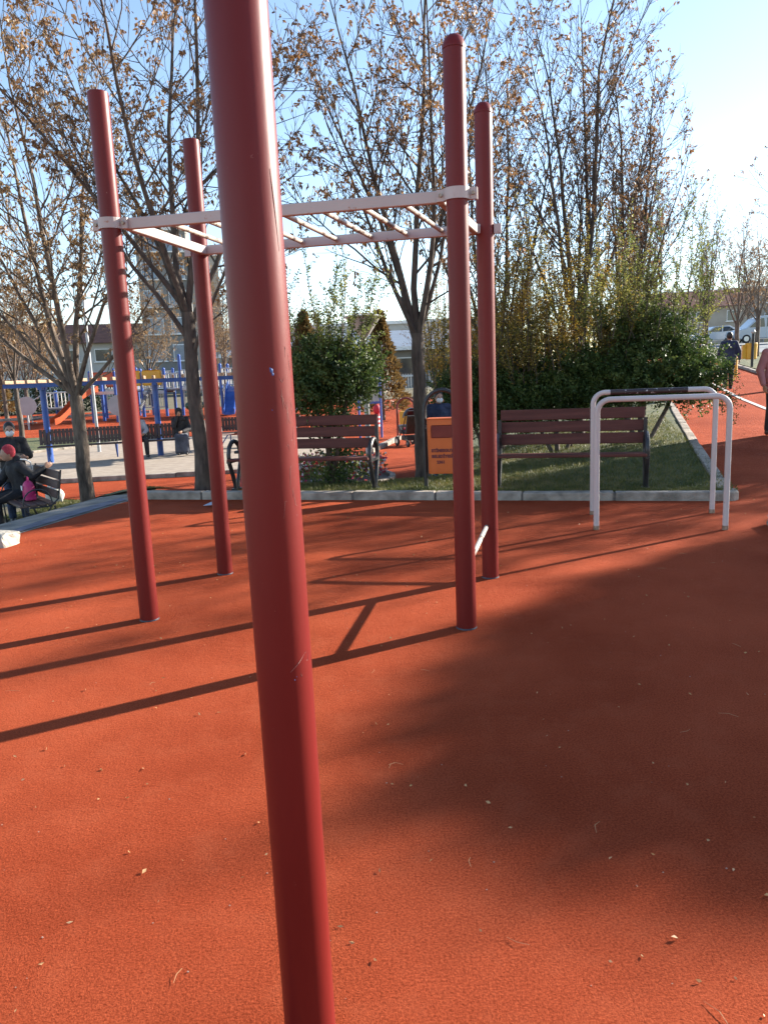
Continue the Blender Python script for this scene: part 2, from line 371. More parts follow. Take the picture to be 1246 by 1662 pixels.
sheet('rubber_pad', [(-6.02, -14), (15, -14), (15, 9.3), (-6.1, 9.3)], .008, M['rubber'])
sheet('rubber_path', [(1.63, 9.3), (6.4, 9.3), (6.75, 62), (3.0, 62), (2.2, 22)], .0095, M['rubber'])
sheet('playground_surface', [(-60, 12.6), (-8.9, 12.6), (-7.0, 12.3), (-5.9, 9.55), (-4.6, 9.55), (-4.6, 11.0), (-3.0, 12.0), (-3.6, 18), (-4.4, 26), (-6.4, 48), (-9.5, 49), (-12, 49), (-30, 45), (-60, 41)], .016, M['rubber'])
sheet('lawn', [(-4.6, 9.36), (1.5, 9.36), (1.62, 13), (2.08, 22), (2.9, 62), (-4.5, 48), (-4.3, 26), (-3.5, 18), (-2.9, 12), (-4.55, 10.9)], .08, M['grass'])
sheet('far_lawn', [(-4.4, 48.4), (-6.4, 48.4), (-12, 49.4), (-12, 62), (2.8, 62)], .05, M['drygrass'])
sheet('grass_verge', [(6.85, 14), (9.6, 14), (10.2, 60), (7.1, 60)], .05, M['grass'])
sheet('car_park', [(10.3, 40), (70, 40), (70, 110), (9, 110), (9, 62), (10.2, 60)], .03, M['asphalt'])
sheet('grass_patch', [(-9.6, 10.75), (-8.6, 10.2), (-6.9, 9.9), (-6.6, 11.6), (-7.3, 12.3), (-9.6, 12.45)], .03, M['grass'])
sheet('paved_plaza', [(-26, 12.05), (-12.65, 14.35), (-8.2, 16.1), (-6.6, 17.3), (-7.2, 24), (-10, 27.5), (-16, 26.5), (-18, 21.0), (-26, 18.5)], .05, M['plaza'])
sheet('plaza_grass', [(-26, 18.6), (-18, 21.1), (-16, 26.6), (-18, 29), (-26, 26)], .08, M['grass'])
sheet('paved_corner', [(-13, 4.5), (-7.2, 4.5), (-7.5, 10.0), (-8.7, 10.1), (-9.7, 10.65), (-13, 11)], .02, M['plaza'])
sheet('concrete_apron', [(-7.15, -6), (-6.04, -6), (-6.06, 9.25), (-6.2, 9.9), (-7.5, 10.15)], .012, M['apron'])
sheet('liner_strip', [(-6.30, 5.2), (-6.10, 5.2), (-6.12, 9.2), (-6.42, 9.5), (-6.50, 8.2), (-6.28, 7.0)], .022, M['membrane'])
# path line
sheet('path_line', [(4.08, 9.6), (4.2, 9.6), (4.36, 36), (4.24, 36)], .022, M['line'])
sheet('path_line_cross', [(-12, 14.9), (-11.9, 14.9), (-11.9, 14.95), (-12, 14.95)], .017, M['line']) if False else None

# ---------------------------------------------------------------- kerbs
def kerb_run(name, label, a, b, w=.15, hgt=.11, stone=1.0, gap=.022, seed=1, base=.0):
    rng = random.Random(seed); a = Vector(a); b = Vector(b); L = (b - a).length; d = (b - a).normalized()
    n = max(1, round(L / stone)); st = L / n; root = empty(name, (0, 0, 0), 0, label, 'kerb')
    root['kind'] = 'structure'; del root['category']
    var = []
    for k in range(3):
        mb = MB().box((0, 0, hgt/2 - .06), (st - gap, w, hgt + .12)); me = mb.mesh('kerb_stone', M['conc'], bevel=.016, segs=2)
        for v in me.vertices:
            v.co.x += rng.uniform(-.004, .004); v.co.z += rng.uniform(-.003, .003); v.co.y += rng.uniform(-.004, .004)
        var.append(me)
    mo = MB()
    for i in range(n):
        c = a + d * (st * (i + .5)); x, y = xy(c.x, c.y); x2, y2 = xy(c.x + d.x*.4, c.y + d.y*.4); z = gz(x, y) + base
        o = link('kerb_stone', rng.choice(var), root, (x, y, z + rng.uniform(-.006, .006)))
        sl = math.atan2(gz(x2, y2) - gz(x, y), .4)
        o.rotation_euler = (rng.uniform(-.02, .02), -sl + rng.uniform(-.008, .008), PARK + math.atan2(d.y, d.x) + rng.uniform(-.008, .008))
        if i:
            c = a + d * (st * i); x, y = xy(c.x, c.y)
            mo.box((x, y, gz(x, y) + base + hgt/2 - .06), (gap + .05, w - .03, hgt + .09), PARK + math.atan2(d.y, d.x))
    if mo.v: mo.build('mortar_joint', M['mortar'], root)
    return root
kerb_run('kerb', None, (-6.1, 9.36), (1.38, 9.36), stone=1.02, seed=1)
kerb_run('kerb', None, (1.56, 9.62), (1.70, 13), stone=1.0, seed=2)
kerb_run('kerb', None, (1.70, 13), (2.15, 22), stone=1.0, seed=3)
kerb_run('kerb', None, (2.15, 22), (2.95, 60), stone=1.9, seed=4)
kerb_run('kerb', None, (6.45, 12), (6.82, 60), stone=1.5, seed=5)
kerb_run('kerb', None, (-26, 12.05), (-12.65, 14.32), stone=1.2, seed=6, hgt=.12)
kerb_run('kerb', None, (-12.65, 14.32), (-8.2, 16.05), stone=1.0, seed=7, hgt=.12)
kerb_run('kerb', None, (-8.2, 16.05), (-6.6, 17.25), stone=1.0, seed=8, hgt=.12)
kerb_run('kerb', None, (-5.75, 20.3), (-5.9, 24.4), stone=.8, seed=9, hgt=.14)
kerb_run('kerb', None, (-12, 49.2), (-6.4, 48.2), stone=1.4, seed=10, hgt=.14)
kerb_run('kerb', None, (-6.4, 48.2), (-4.4, 48.2), stone=1.4, seed=11, hgt=.14)
kerb_run('kerb', None, (-36, 37.5), (-26, 42.5), stone=1.6, seed=12, hgt=.16)
kerb_run('kerb', None, (-17.5, 21.3), (-15.8, 26.6), stone=1.2, seed=13, hgt=.12)
kerb_run('kerb', None, (-26, 18.5), (-17.5, 21.3), stone=1.2, seed=14, hgt=.12)
# rounded corner stone where the two kerbs meet
mb = MB().prism([(0, 0), (.20, .01), (.27, .08), (.28, .32), (.13, .33), (.10, .16), (0, .15)], .16, Matrix.Translation((0, 0, -.05)))
o = mb.build('kerb_corner', M['conc'], bevel=.02, segs=2); o.location = (*xy(1.40, 9.285), 0); o.rotation_euler = (0, 0, PARK); o['kind'] = 'structure'

# ---------------------------------------------------------------- monkey bar frame
PD = .0625
def dome_post(mb, x, y, h, r, dome=True):
    if dome: mb.lathe([(r, -.02), (r, h - .075), (r + .004, h - .075), (r + .004, h - .06), (r*.96, h - .045), (r*.82, h - .022), (r*.55, h - .006), (r*.2, h)], 40, (x, y, 0))
    else: mb.lathe([(r, -.02), (r, h - .004), (r - .004, h), (r*.93, h), (r*.93, h - .05)], 40, (x, y, 0))
    return mb
PTS = {'LF': (-1.626, 5.045), 'LB': (-1.339, 6.215), 'RF': (.487, 4.611), 'RB': (.803, 5.767)}
RZ = 2.575
mbar = empty('monkey_bars', (-.42, 5.41, 0), 0, 'overhead ladder of four dark red posts with white rails and rungs', 'monkey bars')
o0 = Vector((-.42, 5.41, 0))
def L0(p): return (p[0] - o0.x, p[1] - o0.y, p[2] if len(p) > 2 else 0)
for k, h, dome in (('LF', 3.335, False), ('LB', 3.38, False), ('RF', 3.405, True), ('RB', 3.42, True)):
    p = L0(PTS[k]); po = dome_post(MB(), p[0], p[1], h, PD, dome).build('post', M['post'], mbar, smooth=True)
    ring = MB().lathe([(PD + .004, -.005), (PD + .003, .004), (PD + .001, .009)], 28, (p[0], p[1], .008)).build('base_collar', M['blue_wrap'], po, smooth=True)
def bar(mb, a, b, w, hh):
    a = Vector(a); b = Vector(b); d = b - a; L = d.length
    q = d.to_track_quat('X', 'Z').to_matrix().to_4x4(); mb.box((0, 0, 0), (L, w, hh), M=Matrix.Translation((a + b) / 2) @ q); return mb
def lerp2(a, b, t): return (a[0] + (b[0]-a[0])*t, a[1] + (b[1]-a[1])*t)
ang_r = math.atan2(PTS['RF'][1] - PTS['LF'][1], PTS['RF'][0] - PTS['LF'][0])
dirx = Vector((math.cos(ang_r), math.sin(ang_r), 0)); diry = Vector((-dirx.y, dirx.x, 0))
def off(k, a, b, z): p = Vector((PTS[k][0], PTS[k][1], z)) + dirx*a + diry*b; return L0(p)
# the two long rails run along the inner faces of the posts
ends = {}
for pair, s in ((('LF', 'RF'), 1), (('LB', 'RB'), -1)):
    a = off(pair[0], PD + .012 if s > 0 else PD - .02, s*(PD*.55), RZ); b = off(pair[1], -PD - .012 if s > 0 else -PD + .05, s*(PD*.55), RZ)
    ends[s] = (Vector(a), Vector(b))
    bar(MB(), a, b, .042, .066).build('side_rail', M['white_rail'], mbar, bevel=.004)
for l, r_, s in (('LF', 'LB', 1), ('RF', 'RB', -1)):
    a = off(l, s*(PD + .035), PD*.7, RZ - .006); b = off(r_, s*(PD + .0), -PD*1.1, RZ - .006)
    bar(MB(), a, b, .045, .062).build('cross_bar', M['white_rail'], mbar, bevel=.004)
for i in range(7):
    t = (i + 1) / 8.0 * .98 + .01
    a = ends[1][0].lerp(ends[1][1], t); b = ends[-1][0].lerp(ends[-1][1], t)
    d = (b - a).normalized()
    rg = MB().tube([a - d*.0, b], .0165, 12).build('rung', M['rung'], mbar, smooth=True)
    MB().tube([b - d*.030, b - d*.018], .022, 12).build('weld_collar', M['white_rail'], rg, smooth=True)
for k in PTS:
    s = 1 if k[1] == 'F' else -1
    p = Vector(L0((*PTS[k], RZ))); mb = MB()
    # half band round the outer side of the post with two bolted ears
    arc = []
    for i in range(13):
        an = math.pi * i / 12; arc.append((math.cos(an), -s*math.sin(an)))
    ri, ro, hb = PD + .002, PD + .012, .032
    poly = [p + dirx*(c*ro) + diry*(q*ro) for c, q in arc]; polyi = [p + dirx*(c*ri) + diry*(q*ri) for c, q in arc]
    for i in range(12):
        n = len(mb.v)
        for z in (-hb, hb):
            for q in (polyi[i], polyi[i+1], poly[i+1], poly[i]): mb.v.append((q.x, q.y, q.z + z))
        mb.f += [(n, n+1, n+2, n+3), (n+4, n+7, n+6, n+5), (n+3, n+2, n+6, n+7), (n, n+4, n+5, n+1), (n, n+3, n+7, n+4), (n+1, n+5, n+6, n+2)]
    for e in (-1, 1):
        c = p + dirx*(e*(PD + .028)); mb.box(tuple(c + diry*(s*.006)), (.05, .03, hb*2), ang_r)
    cl = mb.build('clamp', M['white_rail'], mbar)
    for e in (-1, 1):
        c = p + dirx*(e*(PD + .030)); q = c - diry*(s*.010); MB().tube([q, q - diry*(s*.014)], .011, 6).build('bolt', M['bolt'], cl)
a = Vector(L0((PTS['RF'][0] + .012, PTS['RF'][1] + PD*.8, .372))); b = Vector(L0((PTS['RB'][0] - .03, PTS['RB'][1] - PD*.7, .415)))
MB().tube([a, b], .0165, 14).build('low_step_bar', M['rung'], mbar, smooth=True)

# near post, a station of its own
np_ = empty('steel_post', (-.2262, 1.595, 0), 0, 'thick dark red steel post with scratches and blue paint specks, standing alone', 'post')
np_.rotation_euler = (0, -.0053, 0)
PD0, PD = PD, .0602
pm = dome_post(MB(), 0, 0, 3.4, PD, True).build('post_tube', M['post'], np_, smooth=True)
MB().lathe([(PD + .004, -.005), (PD + .003, .004), (PD + .001, .009)], 28, (0, 0, .008)).build('base_collar', M['blue_wrap'], pm, smooth=True)
rng = random.Random(5)
def on_post(an, z, e=.0006): return (math.cos(an)*(PD + e), math.sin(an)*(PD + e), z)
M['scratch'] = mk('pale scratch', (.27, .12, .10), (.36, .20, .17), 80, .6)
M['bluechip'] = mk('blue paint speck', (.015, .06, .24), (.03, .10, .30), 60, .5)
mb = MB()
for i in range(20):   # scuffs on the worn face
    an = R(rng.uniform(-58, -16)); z = rng.choice([rng.uniform(1.45, 1.62), rng.uniform(1.3, 1.62), rng.uniform(.6, 1.7)])
    dz = rng.uniform(-.05, .05); da = R(rng.uniform(-12, 14)); k = rng.uniform(-.02, .02)
    mb.tube([on_post(an, z, 0), on_post(an + da*.25, z + dz*.25 + k*.5, 0), on_post(an + da*.5, z + dz*.5 + k, 0), on_post(an + da*.75, z + dz*.75 + k*.5, 0), on_post(an + da, z + dz, 0)], [.0001, .0003, .0004, .0003, .0001], 4)
mb.tube([on_post(R(-38), 1.99), on_post(R(-34), 1.93), on_post(R(-28), 1.84)], [.0003, .0007, .0003], 4)
mb.tube([on_post(R(-70), .985), on_post(R(-52), 1.0), on_post(R(-30), 1.02)], [.0003, .0008, .0003], 4)
mb.build('scratch', M['scratch'], np_)['kind'] = 'stuff'
mb = MB()
for an, z, r in ((-66, 1.612, .005), (-64, 1.605, .004), (-68, 1.616, .0035), (-65, 1.595, .0025), (-70, 1.535, .003), (-66, 1.531, .0025), (-58, .972, .0025), (-63, .966, .003)):
    c = Vector(on_post(R(an), z, -.0015)); mb.sphere(c, r, (.9, .5, 1.1), 7, 5)
mb.build('paint_speck', M['bluechip'], np_)['kind'] = 'stuff'

# ---------------------------------------------------------------- parallel bars
def u_frame(label, p1, p2, h, mat_chip, rr=.0265):
    p1 = Vector((*p1, 0)); p2 = Vector((*p2, 0)); d = (p2 - p1).normalized(); c = (p1 + p2)/2
    t = empty('parallel_bar', c, 0, label, 'exercise bar'); a = p1 - c; b = p2 - c; rad = .12; pts = [a + Vector((0, 0, -.02)), a + Vector((0, 0, h*.5))]
    for i in range(9):
        an = math.pi/2 * i/8; pts.append(a + d*(rad*(1 - math.cos(an))) + Vector((0, 0, h - rad + rad*math.sin(an))))
    for i in range(9):
        an = math.pi/2 * i/8; pts.append(b - d*(rad*(1 - math.sin(an))) + Vector((0, 0, h - rad + rad*math.cos(an))))
    pts += [b + Vector((0, 0, h*.5)), b + Vector((0, 0, -.02))]
    tb = MB().tube(pts, rr, 20).build('bar_tube', M['white_bar'], t, smooth=True)
    for q in (a, b):
        MB().lathe([(rr + .002, 0), (rr + .0025, .03), (rr + .001, .05)], 18, tuple(q)).build('rusty_foot', M['bolt'], t, smooth=True)
    return t, a, b, d, h
t, a, b, d, h = u_frame('white tubular bar frame standing in front of its flaked twin', (2.06, 7.34), (3.212, 7.10), 1.262, None)
mb = MB()
t, a, b, d, h = u_frame('white tubular bar frame whose top is flaked black, next to the bench', (2.235, 8.12), (3.44, 7.93), 1.30, None)
pa = a + d*.17 + Vector((0, 0, h)); pb = b - d*.28 + Vector((0, 0, h))
MB().tube([pa, pa.lerp(pb, .5), pb], .0275, 20).build('worn_sleeve', M['chipped'], t, smooth=True)

# ---------------------------------------------------------------- benches
def plank_mesh(L, w, th, mat, name='plank'):
    return MB().box((0, 0, 0), (L, w, th)).mesh(name, mat, bevel=.006, segs=1)
def eye_bench(label, u, v, L, rz=PARK):
    x, y = xy(u, v); t = empty('park_bench', (x, y, gz(x, y) + .08), rz, label, 'bench')
    pb = plank_mesh(L, .028, .135, M['plank'], 'back_plank'); ps = plank_mesh(L, .115, .035, M['plank'], 'seat_plank')
    for i in range(3):
        o = link('back_plank', pb, t, (0, .235 + .03*i, .60 + .153*i)); o.rotation_euler = (R(-11), 0, 0)
    for i in range(4):
        link('seat_plank', ps, t, (0, -.21 + .13*i, .435 - (.012*i if i < 3 else .028)))
    for s in (-1, 1):
        X = s*(L/2 + .005); mb = MB()
        for side in (-1, 1):
            prof = [(.03, 0), (.05, .10), (.11, .24), (.175, .38), (.185, .50), (.15, .60), (.07, .66), (0, .675)]
            pts = [(X, side*q[0] + .0, q[1]) for q in prof]
            # smooth the outline
            sm = []
            for i in range(len(pts) - 1):
                for k in range(3):
                    f = k/3; sm.append(tuple(Vector(pts[i]).lerp(Vector(pts[i+1]), f)))
            sm.append(pts[-1]); mb.tube(sm, .030, 8)
        fr = mb.build('side_frame', M['black'], t, smooth=True)
        MB().box((X, 0, .405), (.05, .42, .035)).box((X, .20, .62), (.045, .03, .46)).build('frame_bar', M['black'], t)
        MB().box((X, 0, .012), (.09, .16, .024)).build('foot_plate', M['black'], t)
    return t
eye_bench('brown plank bench with leafy bush behind it, beside the grey pole', -3.71, 9.72, 1.98)
eye_bench('brown plank bench on the lawn between the bin and the white bars', -.20, 9.72, 1.76)

# bench with thin ring arms at the paved corner, seen from behind
bx, by = -5.52, 11.85
BROT = R(-53)
bz = gz(bx, by) + .02
bt = empty('park_bench', (bx, by, bz), BROT, 'weathered plank bench with thin ring armrests under the seated person', 'bench')
for i in range(3): o = link('back_plank', plank_mesh(1.5, .028, .12, M['plankold'], 'back_plank') if i == 0 else bt.children[0].data, bt, (0, .25 + .03*i, .56 + .14*i)); o.rotation_euler = (R(-12), 0, 0)
sp_ = plank_mesh(1.5, .115, .035, M['plankold'], 'seat_plank')
for i in range(4): link('seat_plank', sp_, bt, (0, -.22 + .13*i, .43))
for s in (-1, 1):
    X = s*.74; MB().tube([(X, .20*math.cos(a*math.pi/10) - .03, .47 + .20*math.sin(a*math.pi/10)) for a in range(0, 21)], .011, 8).build('arm_ring', M['black'], bt, smooth=True)
    MB().tube([(X, -.2, 0), (X, -.22, .4), (X, .15, .4), (X, .27, .5), (X, .34, .92)], .014, 8).build('leg_frame', M['black'], bt, smooth=True)
    MB().tube([(X, .30, 0), (X, .22, .2), (X, .2, .4)], .014, 8).build('leg', M['black'], bt, smooth=True)

# ---------------------------------------------------------------- litter bin on a black hoop
bx, by = xy(-1.81, 9.84)
bin_ = empty('litter_bin', (bx, by, gz(bx, by) + .08), PARK + R(4), 'orange litter bin with dark lettering hung from a black hoop', 'bin')
pts = [(-.235, 0, -.05), (-.235, 0, .6), (-.235, 0, .98)]
for i in range(1, 16):
    an = math.pi * i/16; pts.append((-.235*math.cos(an), 0, 1.0 + .27*math.sin(an)))
pts += [(.235, 0, .98), (.235, 0, .6), (.235, 0, -.05)]
MB().tube(pts, .028, 14).build('hoop', M['black'], bin_, smooth=True)
body = MB()
n = 0
sec = [(.258, .20), (.262, .22), (.272, .84), (.272, .90)]
sec = [(a_*.70, b_) for a_, b_ in sec]
ring = [(-1, -.62), (-.86, -.8), (.86, -.8), (1, -.62), (1, .62), (.86, .8), (-.86, .8), (-1, .62)]
for w_, z in sec:
    for a, b in ring: body.v.append((a*w_, b*w_*.72, z))
for i in range(len(sec) - 1):
    for j in range(8):
        k = (j+1) % 8; body.f.append((i*8+j, i*8+k, i*8+8+k, i*8+8+j))
body.f.append(tuple(reversed(range(8)))); body.f.append(tuple(24+j for j in range(8)))
bb_ = body.build('bin_body', M['binorange'], bin_)
MB().box((0, 0, .905), (.39, .24, .018)).build('lid', M['binorange'], bin_, bevel=.006)
fy = -.272*.70*.8*.72
o = MB().box((0, 0, 0), (.275, .012, .165)).build('opening', M['bindark'], bin_, bevel=.012); o.location = (0, fy - .001, .745)
for s in (-1, 1): MB().box((s*.208, 0, .80), (.05, .05, .07)).build('hinge', M['black'], bin_, bevel=.008)
def text(txt, size, loc, parent, mat, rot=(math.pi/2, 0, 0), name='lettering', bold=.003):
    c = bpy.data.curves.new(name, 'FONT'); c.body = txt; c.size = size; c.align_x = 'CENTER'; c.align_y = 'CENTER'; c.extrude = .0012; c.offset = bold; c.resolution_u = 2
    ob = bpy.data.objects.new(name, c); COL.objects.link(ob); bpy.context.view_layer.update()
    me = bpy.data.meshes.new_from_object(ob.evaluated_get(bpy.context.evaluated_depsgraph_get())); bpy.data.objects.remove(ob); bpy.data.curves.remove(c)
    me.materials.append(mat); o = link(name, me, parent, loc); o.rotation_euler = rot; return o
text('ETİMESGUT', .052, (0, fy - .003, .50), bin_, M['binink'])
text('BELEDİYESİ', .052, (0, fy - .0015, .425), bin_, M['binink'])
text('2361', .052, (-.02, fy - .0005, .35), bin_, M['binink'])

# ---------------------------------------------------------------- trees
def rand_perp(d, rng):
    a = Vector((rng.gauss(0, 1), rng.gauss(0, 1), rng.gauss(0, 1))); a = a - d*a.dot(d); return a.normalized()
def gen_tree(seed, fork, r0, limbs, lean=(0, 0), n2=9, n3=6, n4=4, trop=.10, leaf_p=.6, leaf_n=6, leaf_L=.075, mat='bark', lmat='key', l2=.42, tw=1.0, spread2=(30, 55), minr=.0032):
    """limbs: (start height fraction of fork, x tilt, y tilt, length)"""
    rng = random.Random(seed); mb = MB(); anchors = []
    def poly(p, d, L, n, wig, tr):
        pts = [p.copy()]; d = d.normalized(); st = L / n
        for i in range(n):
            d = (d + Vector((rng.gauss(0, wig), rng.gauss(0, wig), rng.gauss(0, wig) + tr))).normalized()
            p = p + d*st; pts.append(p.copy())
        return pts
    def at(pts, t):
        f = t*(len(pts) - 1); i = min(int(f), len(pts) - 2); return pts[i].lerp(pts[i+1], f - i), (pts[i+1] - pts[i]).normalized()
    def twigs(pts, n, Lb, r):
        for k in range(n):
            t = rng.uniform(.25, 1.0); p, d = at(pts, t); dd = (d + rand_perp(d, rng)*rng.uniform(.5, 1.1)).normalized()
            L = Lb*rng.uniform(.6, 1.3); q = poly(p, dd, L, 2, .12, trop*1.2)
            mb.tube(q, [r, r*.8, r*.5], 3, False)
            if rng.random() < leaf_p: anchors.append((q[-1], q[-1] - q[-2]))
            if rng.random() < leaf_p*.35: anchors.append((q[1], q[1] - q[0]))
    def level3(pts, n, L, r):
        for k in range(n):
            t = rng.uniform(.15, 1.0); p, d = at(pts, t); a = R(rng.uniform(30, 60)); dd = d*math.cos(a) + rand_perp(d, rng)*math.sin(a)
            LL = L*rng.uniform(.6, 1.2)*(1.1 - .4*t); q = poly(p, dd, LL, 4, .10, trop)
            rr = max(r*.55*(1 - .4*t), minr*1.6); mb.tube(q, [rr, rr*.85, rr*.7, rr*.55, minr], 4, False)
            twigs(q, n4, .22*tw, minr)
    tp = [Vector((0, 0, -.12)), Vector((0, 0, .0)), Vector((lean[0]*.02, lean[1]*.02, .18))]
    for i in range(1, 7):
        f = i/6; tp.append(Vector((lean[0]*f + rng.gauss(0, .012), lean[1]*f + rng.gauss(0, .012), .18 + (fork - .18)*f)))
    tr_ = [r0*1.35, r0*1.28, r0*1.05] + [r0*(1.0 - .16*i/6) for i in range(1, 7)]
    mb.tube(tp, tr_, 14, False)
    for (hf, tx, ty, L) in limbs:
        p, _ = at(tp[2:], min(hf, 1.0)); d = Vector((tx, ty, 1.0)); s = (L/5.5)**.5
        nseg = 9; q = poly(p - d.normalized()*.05, d, L, nseg, .055, trop*.5)
        ra = r0*.47*s; mb.tube(q, [max(ra*(1 - .93*(i/nseg)**.85), .006) for i in range(nseg + 1)], 9, False)
        m2 = max(3, int(n2*L/5))
        for k in range(m2):
            t = .14 + .84*(k + rng.random())/m2; p2, d2 = at(q, t); a = R(rng.uniform(*spread2))
            dd = d2*math.cos(a) + rand_perp(d2, rng)*math.sin(a); L2 = L*l2*(1.12 - .75*t)*rng.uniform(.7, 1.25)
            q2 = poly(p2, dd, L2, 6, .085, trop); rr = max(ra*.40*(1 - .75*t), .0065)
            mb.tube(q2, [max(rr*(1 - .85*i/6), minr*1.5) for i in range(7)], 5, False)
            level3(q2, max(3, int(n3*L2/1.6)), L2*.42, rr)
        level3(q, 7, L*.14, ra*.3)
    tm = mb.mesh('trunk', M[mat], smooth=True)
    nr = np.random.default_rng(seed); P, D = [], []
    for p, d in anchors:
        for k in range(rng.randint(max(2, leaf_n - 3), leaf_n + 2)):
            P.append((p.x + rng.gauss(0, .018), p.y + rng.gauss(0, .018), p.z + rng.gauss(0, .02)))
            v = Vector((rng.gauss(0, .6), rng.gauss(0, .6), rng.gauss(-.75, .5))).normalized(); D.append(tuple(v))
    cm = None
    if P:
        P = np.array(P); D = np.array(D); V, F = leaf_cards(P, D, nr.uniform(.6, 1.3, len(P))*leaf_L, nr.uniform(.16, .30, len(P))*leaf_L, nr)
        cm = np_mesh('crown', V, F, M[lmat])
    return tm, cm
def place_tree(name, tmpl, x, y, label, group=None, rz=0.0, sc=1.0, dz=0.0, cat='tree', z=None):
    t = empty(name, (x, y, (gz(x, y) if z is None else z) + dz), rz, label, cat, group); t.scale = (sc, sc, sc)
    link('trunk', tmpl[0], t)
    if tmpl[1]: link('crown', tmpl[1], t)
    return t
T3 = gen_tree(11, 2.35, .115, [(.92, -.30, .05, 6.2), (1.0, -.06, -.05, 6.6), (1.0, .30, .10, 5.6), (.96, .16, -.22, 5.2), (.90, -.16, .28, 5.4), (.98, .48, .02, 3.6), (.97, -.55, -.1, 3.8)], lean=(-.02, 0), n2=11, n3=8, n4=4, trop=.085, leaf_p=.46, mat='barkdark')
T2 = gen_tree(23, 2.55, .105, [(1.0, -.72, .0, 4.8), (1.0, -.18, .12, 5.8), (1.0, .18, -.06, 6.0), (.90, .45, .15, 4.6), (.82, -.75, -.22, 3.8), (1.0, -.05, -.30, 5.2), (.93, -.42, .30, 4.8), (.72, .55, -.2, 3.0)], lean=(-.02, 0), n2=11, n3=8, n4=4, trop=.075, leaf_p=.42, mat='barkdark')
T1 = gen_tree(37, 2.0, .125, [(1.0, -1.25, -.1, 3.9), (1.0, -.22, .10, 6.0), (1.0, -.08, -.14, 6.2), (1.0, .22, .12, 5.6), (.97, .95, .0, 3.0), (.98, -.6, .35, 4.6), (.95, .4, -.35, 4.0), (.96, -.5, -.45, 3.6)], n2=11, n3=8, n4=4, trop=.07, leaf_p=.66, lmat='keypale', mat='bark')
T4 = gen_tree(41, 1.9, .12, [(.8, -.16, .1, 6.8), (1.0, .05, -.05, 7.4), (1.0, .26, .08, 6.6), (.9, -.34, -.1, 5.8), (.95, .42, .2, 5.2), (.7, -.5, .2, 4.4), (.75, .1, .4, 5.0)], n2=11, n3=8, n4=4, trop=.11, leaf_p=.24, l2=.36, mat='barkdark', spread2=(25, 45))
T5 = gen_tree(59, 2.2, .12, [(1.0, -.5, .1, 4.4), (1.0, .0, .0, 5.2), (1.0, .5, .1, 4.6), (.85, -.2, .5, 4.0), (.9, .3, -.4, 4.2), (.8, .8, 0, 3.0)], n2=9, n3=7, n4=3, trop=.07, leaf_p=.22, mat='bark')
place_tree('maple_tree', T3, .66, 12.4, 'maple rising straight beside the black hoop of the orange bin', 'bare maples around the pad', dz=.05)
place_tree('maple_tree', T2, -2.60, 11.05, 'dark leaning maple rising from the pad kerb left of the lone thick post', 'bare maples around the pad')
place_tree('maple_tree', T1, -5.17, 13.34, 'maple with low spreading limbs on the grass patch by the ring-arm bench', 'bare maples around the pad')
# overhanging tree on the left
place_tree('maple_tree', T5, -8.6, 8.6, 'maple whose bare branch reaches into the picture over the paved corner', 'bare maples around the pad', rz=R(150), sc=1.12)
for x, y, s, r_, lab in ((4.0, 15.6, 1.02, 20, 'upright maple standing in the shrubs behind the plank bench, with forked stems'),
                   (2.6, 16.9, .98, 140, 'upright maple behind the bin among yellowing shrubs'),
                   (5.35, 16.8, .86, 255, 'upright maple among the shrubs nearest the path kerb'),
                   (6.5, 19.2, .68, 80, 'upright maple at the far end of the shrub bed')):
    place_tree('upright_maple', T4, x, y, lab, 'maples in the shrub bed', R(r_), s)
for x, y, s, r_, T_, lab in ((14.1, 25.0, 1.3, 30, T5, 'bare tree on the verge whose twigs reach over the path'), (17.1, 37.4, .95, 30, T5, 'bare tree on the verge beside the yellow bin'), (20.9, 43.2, 1.05, 160, T5, 'bare tree on the verge in front of the van'),
                   (24.5, 47.0, 1.0, 220, T5, 'bare tree at the edge of the car park'), (22.6, 54.0, 1.1, 70, T4, 'tall bare tree beyond the car park verge'), (30.0, 56.0, 1.0, 100, T5, 'bare tree among the parked vehicles'), (33.0, 70.0, 1.2, 300, T1, 'bushy bare tree behind the van'), (38.0, 76.0, 1.2, 200, T1, 'bushy bare tree before the house with the red roof')):
    place_tree('bare_tree', T_, x, y, lab, 'bare trees along the car park', R(r_), s)
for x, y, s, r_, T_, lab in ((-22.3, 46.5, 1.0, 10, T1, 'bare tree by the chain fence at the playground end'), (-20.4, 45.2, .9, 200, T1, 'bare tree on the bright playground kerb'),
                   (-14.6, 31.5, 1.0, 60, T2, 'bare tree beyond the plaza grass'), (-10.2, 52.0, 1.1, 130, T1, 'bare tree behind the blue play tower'),
                   (-4.6, 50.5, 1.0, 300, T5, 'bare tree on the far side of the playground'), (3.2, 57.0, 1.0, 80, T5, 'bare tree on the far lawn near the lamp'), (6.0, 54.0, .9, 10, T5, 'bare tree on the far lawn behind the bin'),
                   (-30.0, 60.0, 1.1, 40, T1, 'bare tree in front of the low white building'), (-25.0, 57.0, 1.0, 240, T1, 'bare tree left of the grey apartment block'), (-17.0, 58.0, 1.1, 190, T1, 'bare tree in front of the grey apartment block')):
    place_tree('bare_tree', T_, x, y, lab, 'bare trees beyond the playground', R(r_), s)
# trees right of the path; they throw the dappled shade
for x, y, s, r_, lab in ((14.3, 15.5, 1.0, 0, 'bare maple on the verge outside the picture, shading the pad'), (17.6, 16.2, 1.0, 90, 'second bare maple outside the picture'), (19.6, 18.5, 1.0, 40, 'third bare maple outside the picture, farthest from the path')):
    place_tree('maple_tree', T3, x, y, lab, 'bare maples right of the path', R(r_), s)

